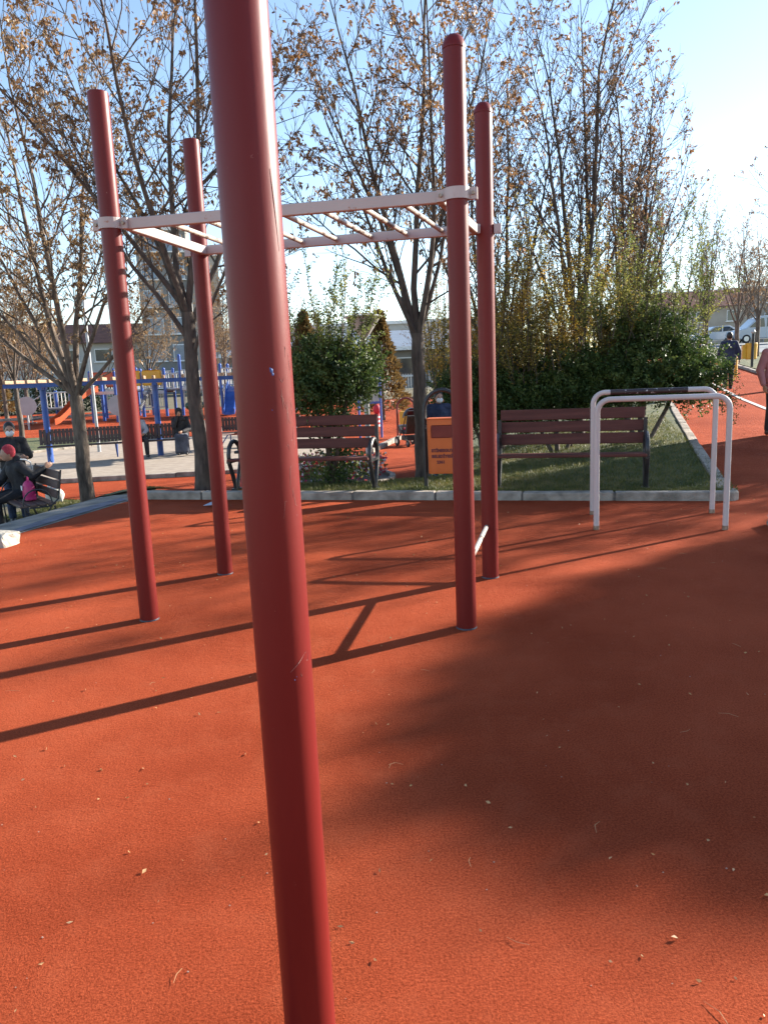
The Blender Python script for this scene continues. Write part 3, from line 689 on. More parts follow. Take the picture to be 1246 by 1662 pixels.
def pine(label, s_, n_, Ht, blobs, seed):
    """s_, n_: ground frame along / across the sun; blobs (dn, hw, top drop, half height)"""
    sx, sy = math.sin(SUN_AZ), math.cos(SUN_AZ); nr = np.random.default_rng(seed)
    base = Vector((sx*s_ - sy*n_, sy*s_ + sx*n_, 0)); t = empty('pine_tree', (base.x, base.y, gz(base.x, base.y)), 0, label, 'tree', 'pines right of the path')
    g0 = t.location.z; MB().tube([(0, 0, -.1), (.03, 0, 1.5), (0, .05, Ht*.6), (0, 0, Ht - .5)], [.2, .17, .12, .03], 10).build('trunk', M['bark'], t, smooth=True)
    PP, DD = [], []
    for dn, hw, drop, hb in blobs:
        k = int(11000*hw*hb/3.4); C = nr.normal(size=(k//14, 3)); C /= np.linalg.norm(C, axis=1, keepdims=True); C *= nr.uniform(.35, 1.0, (k//14, 1))**.5
        C *= np.array([hw*.9, hw*.9, hb*.92]); C += np.array([-sy*dn, sx*dn, Ht - drop - hb - g0])
        P = np.repeat(C, 14, axis=0) + nr.normal(size=(k//14*14, 3))*.09; D = nr.normal(size=P.shape); D[:, 2] += .4; D /= np.linalg.norm(D, axis=1, keepdims=True)
        PP.append(P); DD.append(D)
    P = np.concatenate(PP); D = np.concatenate(DD); V, F = leaf_cards(P, D, nr.uniform(.16, .28, len(P)), nr.uniform(.05, .08, len(P)), nr)
    link('crown', np_mesh('crown', V, F, M['pine']), t)
ct = 1/math.tan(SUN_EL)
pine('dense pine outside the picture whose shade falls across the pad', 0.95 + 11*ct, 2.28, 11.0, [(-.05, 1.65, 0, 2.0), (.6, 1.75, .42, 2.0), (.75, 1.9, 1.5, 2.0), (.1, 1.9, 1.8, 2.2), (.4, 2.3, 3.6, 2.4)], 3)
pine('dense pine outside the picture whose shade falls on the path', 5.4 + 9*ct, 7.3, 9.0, [(0, 1.3, 0, 1.6), (.1, 1.45, 1.0, 2.2), (0, 1.6, 2.6, 2.2)], 4)

# ---------------------------------------------------------------- shrubs
def gen_bush(seed, blobs, n_clump, per, leaf, shoots, lmat='evergreen', smat='olive', stems=(), clump_r=.10, s_leaf=.042, s_step=.036):
    rng = random.Random(seed); nr = np.random.default_rng(seed); PP, DD = [], []; mb = MB()
    vol = [b[1][0]*b[1][1]*b[1][2] for b in blobs]; tot = sum(vol)
    for (c, r), vv in zip(blobs, vol):
        k = max(8, int(n_clump*vv/tot)); C = nr.normal(size=(k, 3)); C /= np.linalg.norm(C, axis=1, keepdims=True)
        rad = nr.uniform(.25, 1.0, (k, 1))**.55*(1 + .22*nr.normal(size=(k, 1))*.6); C = C*rad*np.array(r) + np.array(c)
        out = (C - np.array(c)); out /= (np.linalg.norm(out, axis=1, keepdims=True) + 1e-6)
        tt = nr.uniform(-1, 1, (k, per, 1)); sd_ = nr.normal(size=(k, 1, 3))*.5 + out[:, None, :]; sd_ /= np.linalg.norm(sd_, axis=2, keepdims=True)
        P = C[:, None, :] + sd_*tt*clump_r*1.5 + nr.normal(size=(k, per, 3))*clump_r*.32
        D = nr.normal(size=(k, per, 3)) + sd_*.7 + np.array([0, 0, .25]); D /= np.linalg.norm(D, axis=2, keepdims=True)
        PP.append(P.reshape(-1, 3)); DD.append(D.reshape(-1, 3))
    P = np.concatenate(PP); D = np.concatenate(DD); V, F = leaf_cards(P, D, nr.uniform(.7, 1.3, len(P))*leaf, nr.uniform(.22, .34, len(P))*leaf, nr)
    crown = np_mesh('crown', V, F, M[lmat])
    for a, b, r in stems:
        a = Vector(a); b = Vector(b); m = a.lerp(b, .5) + Vector((rng.gauss(0, .05), rng.gauss(0, .05), 0)); mb.tube([a, m, b], [r, r*.85, r*.6], 7, False)
    SP, SD = [], []
    for (a, b, n_side) in shoots:
        a = Vector(a); b = Vector(b); L = (b - a).length; k = 7; pts = [a]; bow = rand_perp((b-a).normalized(), rng)*L*.04
        for i in range(1, k + 1):
            f = i/k; pts.append(a.lerp(b, f) + bow*math.sin(f*math.pi) + Vector((rng.gauss(0, .012), rng.gauss(0, .012), 0)))
        mb.tube(pts, [max(.011*(1 - .8*i/k), .0025)*(L/2.5)**.4 for i in range(k + 1)], 4, False)
        def dress(pts, L, step, big):
            n = int(L/step)
            for i in range(n):
                f = (i + rng.random())/n*(len(pts) - 1); j = min(int(f), len(pts) - 2); p = pts[j].lerp(pts[j+1], f - j); d = (pts[j+1] - pts[j]).normalized()
                for q in range(2):
                    pp = rand_perp(d, rng); SP.append(tuple(p + pp*.004)); SD.append(tuple((pp + d*.4).normalized()))
        dress(pts, L, s_step, 1)
        for q in range(n_side):
            f = rng.uniform(.15, .97)*(k - 1); j = int(f); p = pts[j].lerp(pts[j+1], f - j); d = (pts[j+1] - pts[j]).normalized()
            dd = (d*.75 + rand_perp(d, rng)*.8).normalized(); l = rng.uniform(.18, .5)*(1.15 - f/k*.7); qq = [p, p + dd*l*.5, p + dd*l + Vector((0, 0, .06*l))]
            mb.tube(qq, [.004, .003, .002], 3, False); dress(qq, l, s_step*.8, 0)
    sm = None
    if SP:
        SP = np.array(SP); SD = np.array(SD); V, F = leaf_cards(SP, SD, nr.uniform(.7, 1.3, len(SP))*s_leaf, nr.uniform(.22, .32, len(SP))*s_leaf, nr); sm = np_mesh('shoot_leaves', V, F, M[smat])
    return (mb.mesh('stems', M['barkdark'], smooth=True) if mb.v else None), crown, sm
def place_bush(name, tm, x, y, label, group=None, dz=0.0):
    t = empty(name, (x, y, gz(x, y) + dz), 0, label, 'shrub', group)
    if tm[0]: link('stems', tm[0], t)
    link('crown', tm[1], t)
    if tm[2]: link('shoot_leaves', tm[2], t)
    return t
rs = random.Random(77)
# round bush behind the first bench
bxa, bya = -.72, 11.0
sh = []
for i in range(18):
    x0 = rs.uniform(-.8, .75); sh.append(((x0*.6, rs.uniform(-.3, .3), 1.75), (x0*1.15 + rs.gauss(0, .1), rs.uniform(-.4, .4), rs.uniform(2.5, 3.5)), 9))
bA = gen_bush(5, [((.02, 0, 1.62), (.62, .55, .48)), ((-.40, 0, 1.50), (.42, .45, .42)), ((.42, -.02, 1.62), (.42, .42, .36)), ((.05, .05, 1.86), (.48, .42, .32)), ((.10, 0, 1.05), (.26, .26, .32)), ((.05, -.05, .35), (.30, .26, .38))],
              760, 32, .052, sh, stems=[((0, 0, 0), (.05, 0, 1.3), .05), ((.05, .05, 0), (-.25, .1, 1.4), .035), ((-.02, -.05, 0), (.3, 0, 1.4), .035)], clump_r=.10)
place_bush('evergreen_shrub', bA, bxa, bya, 'round glossy evergreen shrub on a leafy stem behind the bench by the grey pole', dz=.03)
# shrub bed behind the second bench
def shoots(x0, x1, n, z0, z1, z2, yy=.7, lean=.15, ns=9):
    L = []
    for i in range(n):
        x = rs.uniform(x0, x1); y = rs.uniform(-yy, yy); L.append(((x, y, z0), (x + rs.gauss(0, lean), y + rs.gauss(0, lean), rs.uniform(z1, z2)), ns))
    return L
bB = gen_bush(6, [((0, 0, 1.35), (.80, .65, .62)), ((.55, .1, 1.15), (.55, .5, .5)), ((-.5, .0, 1.3), (.55, .5, .55))], 900, 32, .055, shoots(-1.0, 1.0, 30, 1.5, 2.1, 3.6, ns=10), smat='evergreen2', stems=[((0, 0, 0), (0, 0, 1.2), .05), ((.1, 0, 0), (.5, .1, 1.1), .035), ((-.1, 0, 0), (-.4, 0, 1.1), .035)])
place_bush('evergreen_shrub', bB, 1.95, 13.9, 'dark evergreen shrub beside the orange bin with yellow whips', 'shrubs in the bed', .06)
bC = gen_bush(7, [((0, 0, 1.25), (1.0, .7, .66)), ((.75, .1, 1.1), (.65, .55, .55)), ((-.7, .0, 1.1), (.65, .55, .55))], 1000, 32, .055, shoots(-1.4, 1.4, 74, 1.5, 2.3, 4.7, ns=12), smat='evergreen2', stems=[((0, 0, 0), (0, 0, 1.0), .05), ((.15, 0, 0), (.6, .1, 1.0), .04), ((-.1, 0, 0), (-.5, 0, 1.0), .04), ((.3, .2, 0), (.3, .2, .9), .03)])
place_bush('evergreen_shrub', bC, 3.25, 14.2, 'evergreen shrub behind the second bench with orange-yellow whips', 'shrubs in the bed', .06)
sh = shoots(-1.2, 1.1, 36, 1.8, 2.5, 4.5, ns=11) + [((.6, 0, 1.6), (1.15, 0, 4.5), 14), ((.7, .1, 1.6), (1.45, .1, 4.0), 14), ((.5, .1, 1.6), (.85, .1, 4.6), 14), ((.8, -.1, 1.5), (1.75, -.1, 3.0), 13), ((.7, .2, 1.5), (1.6, .2, 3.4), 12), ((1.0, -.4, .75), (1.5, -.5, .38), 8), ((1.0, -.4, .95), (1.55, -.6, .75), 8)]
bD = gen_bush(8, [((.0, 0, 1.28), (1.05, .8, .62)), ((.75, -.05, 1.12), (.78, .65, .55)), ((-.7, 0, 1.15), (.7, .6, .55)), ((.1, 0, 1.9), (.85, .6, .5)), ((.95, -.1, 1.0), (.45, .45, .36))], 1500, 32, .055, sh, smat='olive', stems=[((0, 0, 0), (0, 0, 1.0), .06), ((.15, 0, 0), (.7, .1, 1.1), .045), ((-.1, 0, 0), (-.6, 0, 1.1), .045), ((.05, .2, 0), (.1, .2, 1.2), .05)])
place_bush('evergreen_shrub', bD, 4.70, 13.9, 'largest dark evergreen shrub, bulging over the path kerb', 'shrubs in the bed', .06)
bE = gen_bush(9, [((0, 0, 1.0), (1.0, .8, .75))], 330, 24, .06, shoots(-1.3, 1.3, 56, 1.3, 2.4, 4.8, ns=12), smat='evergreen2', stems=[((0, 0, 0), (0, 0, 1.0), .05)])
place_bush('evergreen_shrub', bE, 4.4, 17.6, 'evergreen shrub deeper in the bed behind the upright maples', 'shrubs in the bed', .06)
place_bush('evergreen_shrub', bE, 2.3, 17.2, 'evergreen shrub deep in the bed behind the yellow whips', 'shrubs in the bed', .06)
# browned conifers beyond the round bush
def conifer(seed, Hh, rad, n):
    nr = np.random.default_rng(seed); z = nr.uniform(.05, 1, n)**.8; rr = rad*(1 - z)*nr.uniform(.45, 1.0, n)**.5*(1 + .15*np.sin(z*40)); an = nr.uniform(0, 6.283, n)
    P = np.stack([rr*np.cos(an), rr*np.sin(an), z*Hh], 1); D = np.stack([np.cos(an), np.sin(an), nr.normal(.6, .5, n)], 1) + nr.normal(size=(n, 3))*.4; D /= np.linalg.norm(D, axis=1, keepdims=True)
    V, F = leaf_cards(P, D, nr.uniform(.14, .30, n), nr.uniform(.03, .06, n), nr); return MB().tube([(0, 0, -.1), (0, 0, Hh*.8)], [.09, .02], 8).mesh('trunk', M['bark']), np_mesh('crown', V, F, M['conifer'])
cf = conifer(3, 4.6, 1.35, 5200)
place_tree('conifer_tree', cf, .15, 34.0, 'brown-green conifer beyond the notice board, right of the lamp cone', 'browned conifers', sc=1.0)
place_tree('conifer_tree', cf, -3.3, 36.0, 'brown-green conifer behind the round evergreen shrub', 'browned conifers', rz=1.0, sc=1.05)
place_tree('conifer_tree', cf, -24.5, 50.0, 'brownish conifer by the chain fence', 'browned conifers', rz=2.0, sc=.9)
# dark hedge at the playground end
nr = np.random.default_rng(4); n = 9000
P = np.stack([nr.uniform(-7, 7, n), nr.uniform(-.6, .6, n), nr.uniform(0, 1.9, n)], 1); D = nr.normal(size=(n, 3)); D[:, 1] -= .6; D /= np.linalg.norm(D, axis=1, keepdims=True)
V, F = leaf_cards(P, D, nr.uniform(.12, .22, n), nr.uniform(.04, .07, n), nr)
h_ = empty('hedge', (-25.5, 53.2, gz(-25.5, 53.2)), R(10), 'clipped dark green hedge behind the chain fence', 'hedge'); link('foliage', np_mesh('foliage', V, F, M['hedge']), h_)

# ---------------------------------------------------------------- people
def smooth_part(name, mb, mat, parent, vox=.012, it=3):
    me0 = bpy.data.meshes.new('tmp'); me0.from_pydata(mb.v, [], mb.f); ob = bpy.data.objects.new('tmp', me0); COL.objects.link(ob)
    rm = ob.modifiers.new('r', 'REMESH'); rm.mode = 'VOXEL'; rm.voxel_size = vox
    sm = ob.modifiers.new('s', 'SMOOTH'); sm.factor = .5; sm.iterations = it
    bpy.context.view_layer.update(); me = bpy.data.meshes.new_from_object(ob.evaluated_get(bpy.context.evaluated_depsgraph_get()))
    bpy.data.objects.remove(ob); bpy.data.meshes.remove(me0); me.name = name; me.materials.clear(); me.materials.append(mat); me.shade_smooth()
    return link(name, me, parent)
def cap(mb, a, b, ra, rb, n=12):
    mb.tube([a, b], [ra, rb], n); mb.sphere(a, ra, n=n, m=8); mb.sphere(b, rb, n=n, m=8)
STAND = dict(hip=(0, 0, .93), waist=(0, 0, 1.06), chest=(0, .01, 1.27), neck=(0, .01, 1.42), head=(0, -.01, 1.555),
             sl=(-.175, .01, 1.36), el=(-.225, .02, 1.09), wl=(-.235, -.05, .86), sr=(.175, .01, 1.36), er=(.225, .02, 1.09), wr=(.235, -.05, .86),
             hl=(-.085, 0, .92), kl=(-.095, -.02, .50), al=(-.10, .03, .09), hr=(.085, 0, .92), kr=(.095, -.02, .50), ar=(.10, .03, .09))
SIT = dict(STAND, hip=(0, .05, .54), waist=(0, .06, .68), chest=(0, .04, .90), neck=(0, .02, 1.06), head=(0, -.01, 1.20),
           sl=(-.175, .03, .99), el=(-.23, .0, .72), wl=(-.12, -.22, .62), sr=(.175, .03, .99), er=(.23, .0, .72), wr=(.12, -.22, .62),
           hl=(-.09, .02, .52), kl=(-.11, -.40, .50), al=(-.11, -.42, .09), hr=(.09, .02, .52), kr=(.11, -.40, .50), ar=(.11, -.42, .09))
def person(label, loc, rz, J, top, bottom, shoe='shoe', hair='hair', sc=1.0, mask=False, hijab=False, cap_=None, skirt=False, hood=False, vox=.011, group=None, face=True, coat=0.0):
    t = empty('person', loc, rz, label, 'person', group); t.scale = (sc, sc, sc)
    Vv = {k: Vector(v) for k, v in J.items()}; b = MB(); H = Vv['head']
    cap(b, Vv['hip'], Vv['waist'], .125, .115); cap(b, Vv['waist'], Vv['chest'], .115, .13); cap(b, Vv['sl'], Vv['sr'], .055, .055); cap(b, Vv['chest'], Vv['neck'], .09, .055); cap(b, Vv['neck'], H, .052, .06)
    b.sphere(H, .1, (.78, .95, 1.16), 16, 12); b.sphere(H + Vector((0, -.035, -.06)), .055, (.95, .9, .9)); b.sphere(H + Vector((0, -.098, -.012)), .016, (.8, 1.0, 1.4), 8, 6)
    for s in (-1, 1): b.sphere(H + Vector((s*.078, .005, -.005)), .02, (.5, .8, 1.4), 8, 6)
    for s, a, e, w in ((-1, 'sl', 'el', 'wl'), (1, 'sr', 'er', 'wr')):
        cap(b, Vv[a], Vv[e], .048, .04); cap(b, Vv[e], Vv[w], .04, .027)
        d = (Vv[w] - Vv[e]).normalized(); sx = Vector((s, 0, 0)); sx = (sx - d*sx.dot(d)).normalized(); q = d.cross(sx); wv = Vv[w]; palm = wv + d*.075
        for i in range(4):
            kx = (-.030 + .020*i); cap(b, wv + d*.02 + q*kx*.5, palm + q*kx, .016, .013, 8)
            Lf = (.060, .072, .078, .066)[i] if s > 0 else (.066, .078, .072, .060)[i]
            k1 = palm + q*kx + d*Lf*.5 - sx*.006; k2 = k1 + d*Lf*.42 - sx*.020; cap(b, palm + q*kx, k1, .0105, .0095, 8); cap(b, k1, k2, .0095, .008, 8)
        th = wv + d*.03 - q*.03; k1 = th + d*.03 - q*.022 - sx*.008; cap(b, wv + d*.02, th, .016, .013, 8); cap(b, th, k1, .013, .011, 8); cap(b, k1, k1 + d*.03 - sx*.008, .011, .009, 8)
    for hh, k, a in (('hl', 'kl', 'al'), ('hr', 'kr', 'ar')):
        cap(b, Vv[hh], Vv[k], .082, .054); cap(b, Vv[k], Vv[a], .054, .036); b.sphere(Vv[a] + Vector((0, -.07, -.045)), .04, (.9, 2.3, .8))
    smooth_part('body', b, M['skin'], t, vox, 2)
    c = MB(); cap(c, Vv['hip'] + Vector((0, 0, .02)), Vv['waist'], .158 + coat, .15 + coat); cap(c, Vv['waist'], Vv['chest'], .15 + coat*.6, .16)
    cap(c, Vv['sl'], Vv['sr'], .082, .082); cap(c, Vv['chest'], Vv['neck'] + Vector((0, 0, -.03)), .13, .082)
    for s in (-1, 1): cap(c, Vv['hip'] + Vector((s*.07, 0, .02)), Vv['chest'] + Vector((s*.07, 0, 0)), .115 + coat, .115)
    for a, e, w in (('sl', 'el', 'wl'), ('sr', 'er', 'wr')):
        cap(c, Vv[a], Vv[e], .075, .066); m_ = Vv[e].lerp(Vv[w], .93); cap(c, Vv[e], m_, .066, .046)
    if coat > .01: c.lathe([(.17 + coat, Vv['hip'].z - .22), (.165 + coat, Vv['hip'].z), (.15, Vv['waist'].z)], 20, (Vv['hip'].x, Vv['hip'].y, 0))
    smooth_part('jacket', c, M[top], t, vox*1.2, 3)
    l = MB()
    if skirt:
        l.lathe([(.155, Vv['hip'].z + .12), (.20, Vv['hip'].z - .12), (.26, .35), (.30, .06)], 22, (0, 0, 0)) if J is STAND else None
        if J is not STAND:
            for hh, k, a in (('hl', 'kl', 'al'), ('hr', 'kr', 'ar')):
                cap(l, Vv[hh], Vv[k], .11, .085); cap(l, Vv[k], Vv[a] + Vector((0, -.02, .02)), .085, .10)
            cap(l, Vv['kl'], Vv['kr'], .08, .08); cap(l, (Vv['kl'] + Vv['kr'])/2, (Vv['al'] + Vv['ar'])/2 + Vector((0, 0, .04)), .085, .10); cap(l, Vv['hip'], (Vv['kl'] + Vv['kr'])/2, .13, .09)
    else:
        for hh, k, a in (('hl', 'kl', 'al'), ('hr', 'kr', 'ar')):
            cap(l, Vv[hh], Vv[k], .105, .078); cap(l, Vv[k], Vv[a] + Vector((0, 0, .02)), .078, .062)
        cap(l, Vv['hl'], Vv['hr'], .11, .11); l.sphere(Vv['hip'], .14)
    smooth_part('skirt' if skirt else 'trousers', l, M[bottom], t, vox*1.2, 3)
    for a in ('al', 'ar'):
        s_ = MB().sphere(Vv[a] + Vector((0, -.075, -.045)), .048, (.95, 2.5, .9), 14, 10); cap(s_, Vv[a], Vv[a] + Vector((0, .0, -.04)), .05, .05); s_.sphere(Vv[a] + Vector((0, .02, -.05)), .045)
        smooth_part('shoe', s_, M[shoe], t, .012, 2)
    hb_ = MB()
    if hijab:
        hb_.sphere(H + Vector((0, .022, .018)), .122, (.90, .98, 1.12), 16, 12); cap(hb_, H + Vector((0, .03, -.08)), Vv['neck'] + Vector((0, 0, -.05)), .10, .14); hb_.sphere(Vv['neck'] + Vector((0, -.02, -.06)), .14, (1.2, .9, .6))
        smooth_part('headscarf', hb_, M[hair], t, .012, 2)
        MB().sphere(H + Vector((0, -.072, -.012)), .058, (.85, .6, 1.15), 14, 10).build('face', M['skin'], t, smooth=True)
    else:
        hb_.sphere(H + Vector((0, .022, .030)), .106, (.86, .96, 1.08), 16, 12)
        smooth_part('knit_cap' if cap_ else 'hair', hb_, M[cap_ or hair], t, .010, 2)
    if hood: smooth_part('hood', MB().sphere(Vv['neck'] + Vector((0, .07, .01)), .11, (1.25, .75, .75), 14, 10), M[top], t, .014, 2)
    if face:
        for s in (-1, 1): MB().sphere(H + Vector((s*.032, -.092, .012)), .011, (1.2, .6, .7), 8, 6).build('eye', M['hair'], t, smooth=True)
        if not mask: MB().sphere(H + Vector((0, -.096, -.062)), .012, (1.9, .6, .45), 8, 6).build('mouth', M['cloth_red'], t, smooth=True)
    if mask: MB().sphere(H + Vector((0, -.062, -.048)), .062, (1.05, .78, .92), 14, 10).build('face_mask', M['mask'], t, smooth=True)
    return t
g_ = lambda x, y, d=0.0: (x, y, gz(x, y) + d)
# standing woman, arms crossed, left
J = dict(STAND, el=(-.26, -.04, 1.12), wl=(.10, -.22, 1.10), er=(.26, -.04, 1.12), wr=(-.10, -.25, 1.14), kl=(-.10, -.03, .50), head=(.01, -.03, 1.555))
person('standing person in black jacket and white face mask with arms crossed', g_(-6.02, 12.55, -.02), R(26), J, 'cloth_black', 'cloth_jeans', mask=True, sc=.98, coat=.015)
# seated person with red cap on the ring-arm bench, back turned
J = dict(SIT, chest=(.02, -.04, .88), neck=(.03, -.10, 1.03), head=(.03, -.15, 1.15), sl=(-.17, -.05, .96), sr=(.20, -.05, .96), el=(-.23, -.20, .72), wl=(-.08, -.38, .62), er=(.33, .08, .80), wr=(.34, .26, .90), kl=(-.12, -.43, .48), al=(-.13, -.55, .09), kr=(.12, -.43, .48), ar=(.12, -.40, .09))
pw = Vector((bt.location.x, bt.location.y, bt.location.z)) + Matrix.Rotation(BROT, 3, 'Z') @ Vector((-.30, -.02, -.02))
p2 = person('seated person in black coat and dark red knit cap on the ring-arm bench', tuple(pw), BROT + R(8), J, 'cloth_black', 'cloth_black', cap_='cloth_red', hood=True, sc=1.02, coat=.02, face=False)
mb = MB().tube([(.20, -.03, 1.06), (.22, .04, 1.05), (.20, .115, 1.0), (.14, .155, .90), (.08, .165, .80)], .012, 6); mb.build('pale_stripe', M['mask'], p2, smooth=True)
# satchel and carrier bag
def R3(v): return Vector(bt.location) + Matrix.Rotation(BROT, 3, 'Z') @ Vector(v)
q = R3((.22, -.02, .45)); sb = empty('satchel', q, BROT, 'bright pink satchel with white print lying on the bench seat', 'bag')
smooth_part('bag_body', MB().sphere((0, 0, .15), .15, (.9, .62, 1.1), 16, 12).box((0, 0, .06), (.22, .15, .10)), M['bagpink'], sb, .012, 6)
MB().box((.0, -.098, .20), (.07, .006, .07)).build('white_print', M['mask'], sb); MB().tube([(-.05, 0, .30), (-.03, 0, .36), (.03, 0, .36), (.05, 0, .30)], .008, 6).build('handle', M['bagpink'], sb, smooth=True)
q = g_(-6.15, 14.3, .03); cb = empty('carrier_bag', q, R(20), 'white plastic carrier bag standing on the ground beyond the ring-arm bench', 'bag')
smooth_part('bag_body', MB().sphere((0, 0, .13), .15, (1.15, .7, .95), 16, 12).box((0, 0, .04), (.26, .16, .08)).tube([(-.05, 0, .2), (-.09, 0, .33)], [.06, .03], 8).tube([(.06, 0, .2), (.05, 0, .34)], [.06, .03], 8), M['bagwhite'], cb, .014, 4)
MB().tube([(-.09, 0, .32), (-.06, 0, .40), (-.01, 0, .42), (.04, 0, .39), (.05, 0, .33)], .012, 6).build('handle', M['bagwhite'], cb, smooth=True)
MB().sphere((0, 0, .04), .2, (1.2, .8, .75), 9, 6).build('tmp_stone', M['stone'])
o = bpy.data.objects['tmp_stone']; o.name = 'stone'; o.location = g_(-4.95, 11.75, -.02); tag(o, 'round brown stone at the foot of the ring-arm bench', 'stone')

# walkers on the path
J = dict(STAND, kl=(-.09, -.10, .50), al=(-.09, -.06, .09), kr=(.09, .03, .50), ar=(.09, .10, .10), er=(.27, .03, 1.12), wr=(.29, -.06, .90), el=(-.27, .06, 1.12), wl=(-.29, .04, .88))
person('walker in navy jacket and dark trousers on the path beyond the big shrub', g_(11.3, 25.2, .016), R(165), J, 'cloth_navy', 'cloth_black', sc=1.07, face=False, coat=.03)
person('walker in black mostly hidden by the big shrub', g_(10.42, 25.4, .016), R(170), dict(J, kl=(-.09, .02, .5), al=(-.09, .1, .1), kr=(.09, -.1, .5), ar=(.09, -.04, .09)), 'cloth_black', 'cloth_black', sc=1.0, face=False)
J = dict(STAND, sl=(-.20, .01, 1.36), el=(-.285, .04, 1.09), wl=(-.27, -.05, .84), sr=(.20, .01, 1.36))
person('person in a pink quilted jacket walking on the path', g_(7.16, 14.0, .016), R(8), J, 'cloth_pink', 'cloth_black', sc=1.08, vox=.009, coat=.02)

# ---------------------------------------------------------------- pergola and long slat bench on the plaza
PZ = -.50
pA, pB = Vector((-9.35, 21.75, PZ)), Vector((-5.55, 22.75, PZ))
pdir = (pB - pA).normalized(); pang = math.atan2(pdir.y, pdir.x)
per = empty('pergola', tuple(pA), pang, 'blue steel pergola with wooden rafters over the long slatted bench', 'pergola')
for i, xx in enumerate((0.0, 3.0, 6.4)):
    MB().tube([(xx, 0, -.05), (xx, 0, 2.06)], .085, 16).build('post', M['blue'], per, smooth=True)
    MB().box((xx, 0, 2.05), (.10, 1.1, .09)).build('bracket', M['blue'], per)
for yy in (-.5, .5): MB().box((3.1, yy, 2.13), (8.0, .08, .11)).build('beam', M['blue'], per)
rm = MB().box((0, 0, 0), (.07, 1.5, .09)).mesh('rafter', M['roofwood'], bevel=.006)
for i in range(30): link('rafter', rm, per, (-.82 + .272*i, 0, 2.235))
sl = MB().box((0, 0, 0), (.088, .026, .43)).mesh('back_slat', M['slatdark'], bevel=.005); seatm = MB().box((0, 0, 0), (1, .09, .03)).mesh('seat_plank', M['slatdark'])
def slat_bench(label, a, b, group):
    a = Vector(a); b = Vector(b); L = (b - a).length; d = (b - a).normalized(); an = math.atan2(d.y, d.x); t = empty('slatted_bench', tuple(a), an, label, 'bench', group)
    n = int(L/.098)
    for i in range(n):
        o = link('back_slat', sl, t, ((i + .5)*L/n, -.02, .69)); o.rotation_euler = (R(-8), 0, 0)
    for k in range(4):
        o = link('seat_plank', seatm, t, (L/2, -.12 - .105*k, .44)); o.scale = (L, 1, 1)
    MB().box((L/2, .02, .56), (L, .03, .05)).box((L/2, .035, .82), (L, .03, .05)).build('back_rail', M['black'], t)
    m = max(2, int(L/1.4) + 1)
    for i in range(m):
        x = .25 + (L - .5)*i/(m - 1); MB().tube([(x, -.42, .42), (x, -.1, .03)], .02, 6).tube([(x, .1, .42), (x, -.06, .03)], .02, 6).tube([(x, -.45, .42), (x, .1, .42)], .02, 6).build('leg', M['blue'], t)
    return t
slat_bench('long dark slatted bench running beneath the pergola', pA + Vector((-.2, -.12, 0)), pB + Vector((-.05, -.12, 0)), 'slatted benches on the plaza')
slat_bench('short slatted bench angled beside the seated woman in a headscarf', (-5.5, 22.72, PZ), (-4.95, 24.0, PZ), 'slatted benches on the plaza')
slat_bench('sunlit slatted bench at the far end of the plaza', (-5.0, 24.4, PZ), (-2.6, 24.9, PZ), 'slatted benches on the plaza')
def on_bench(s, back=-.30): return pA + pdir*s + Vector((-pdir.y, pdir.x, 0))*back
q = on_bench(3.62, -.24)
J = dict(SIT, wl=(-.075, -.13, 1.10), el=(-.20, -.17, .80), er=(.24, -.05, .72), wr=(.04, -.26, .66), head=(-.02, -.03, 1.19))
person('woman in black headscarf and grey-blue skirt seated with a hand on her cheek', tuple(q), pang, J, 'cloth_black', 'cloth_greyblue', hair='cloth_black', hijab=True, skirt=True, coat=.02)
q = on_bench(2.42, -.24)
person('seated person in a pale top on the long slatted bench beneath the pergola', tuple(q), pang + R(18), dict(SIT, el=(.0 - .24, .0, .76), er=(.24, -.1, .76), wr=(.1, -.28, .68)), 'cloth_white', 'cloth_black', sc=.98)

# ---------------------------------------------------------------- lamps, boards, pole, stroller, hoop
def lamp(label, x, y, hgt, cone_r, cone_h, r=.055):
    t = empty('park_lamp', g_(x, y, .01), 0, label, 'lamp', 'park lamps'); MB().tube([(0, 0, -.05), (0, 0, .5), (0, 0, hgt - cone_h*.9)], [r, r*.9, r*.75], 14).build('pole', M['grey'], t, smooth=True)
    MB().lathe([(r*1.7, 0), (r*1.7, .02), (r*1.1, .05)], 14).build('base_plate', M['grey'], t)
    hd = MB().lathe([(.05, hgt - cone_h), (cone_r*.35, hgt - cone_h*.8), (cone_r*.72, hgt - cone_h*.35), (cone_r*.95, hgt - .03)], 28, cap=False).build('lamp_cone', M['lampwhite'], t, smooth=True)
    MB().lathe([(cone_r*1.05, hgt - .03), (cone_r*1.06, hgt), (cone_r*.6, hgt + .05), (.03, hgt + .08)], 28).build('lamp_cap', M['lampwhite'], t, smooth=True)
lamp('grey lamp pole behind the first bench with a big white inverted cone head', -.30, 18.1, 3.45, .42, .50, .075)
lamp('tall grey lamp pole with a flat dish head behind the long bench', -9.0, 24.6, 5.75, .30, .16)
lamp('slender far lamp pole standing on the far lawn', 3.0, 56.0, 4.4, .35, .5, .07)
nb = empty('notice_board', g_(-.33, 26.1, .016), R(-8), 'blue framed grey notice board on two legs behind the lamp pole', 'notice board')
for s in (-1, 1): MB().box((s*.37, 0, 1.0), (.07, .07, 2.1)).build('leg', M['bluelight'], nb, bevel=.006)
for z in (1.18, 2.02): MB().box((0, 0, z), (.66, .06, .07)).build('frame_bar', M['bluelight'], nb)
MB().box((0, 0, 1.60), (.66, .03, .76)).build('board_panel', M['board'], nb)
hp = empty('hoop_stand', g_(.86, 25.6, .016), PARK, 'empty dark red hoop stand beside the stroller', 'hoop')
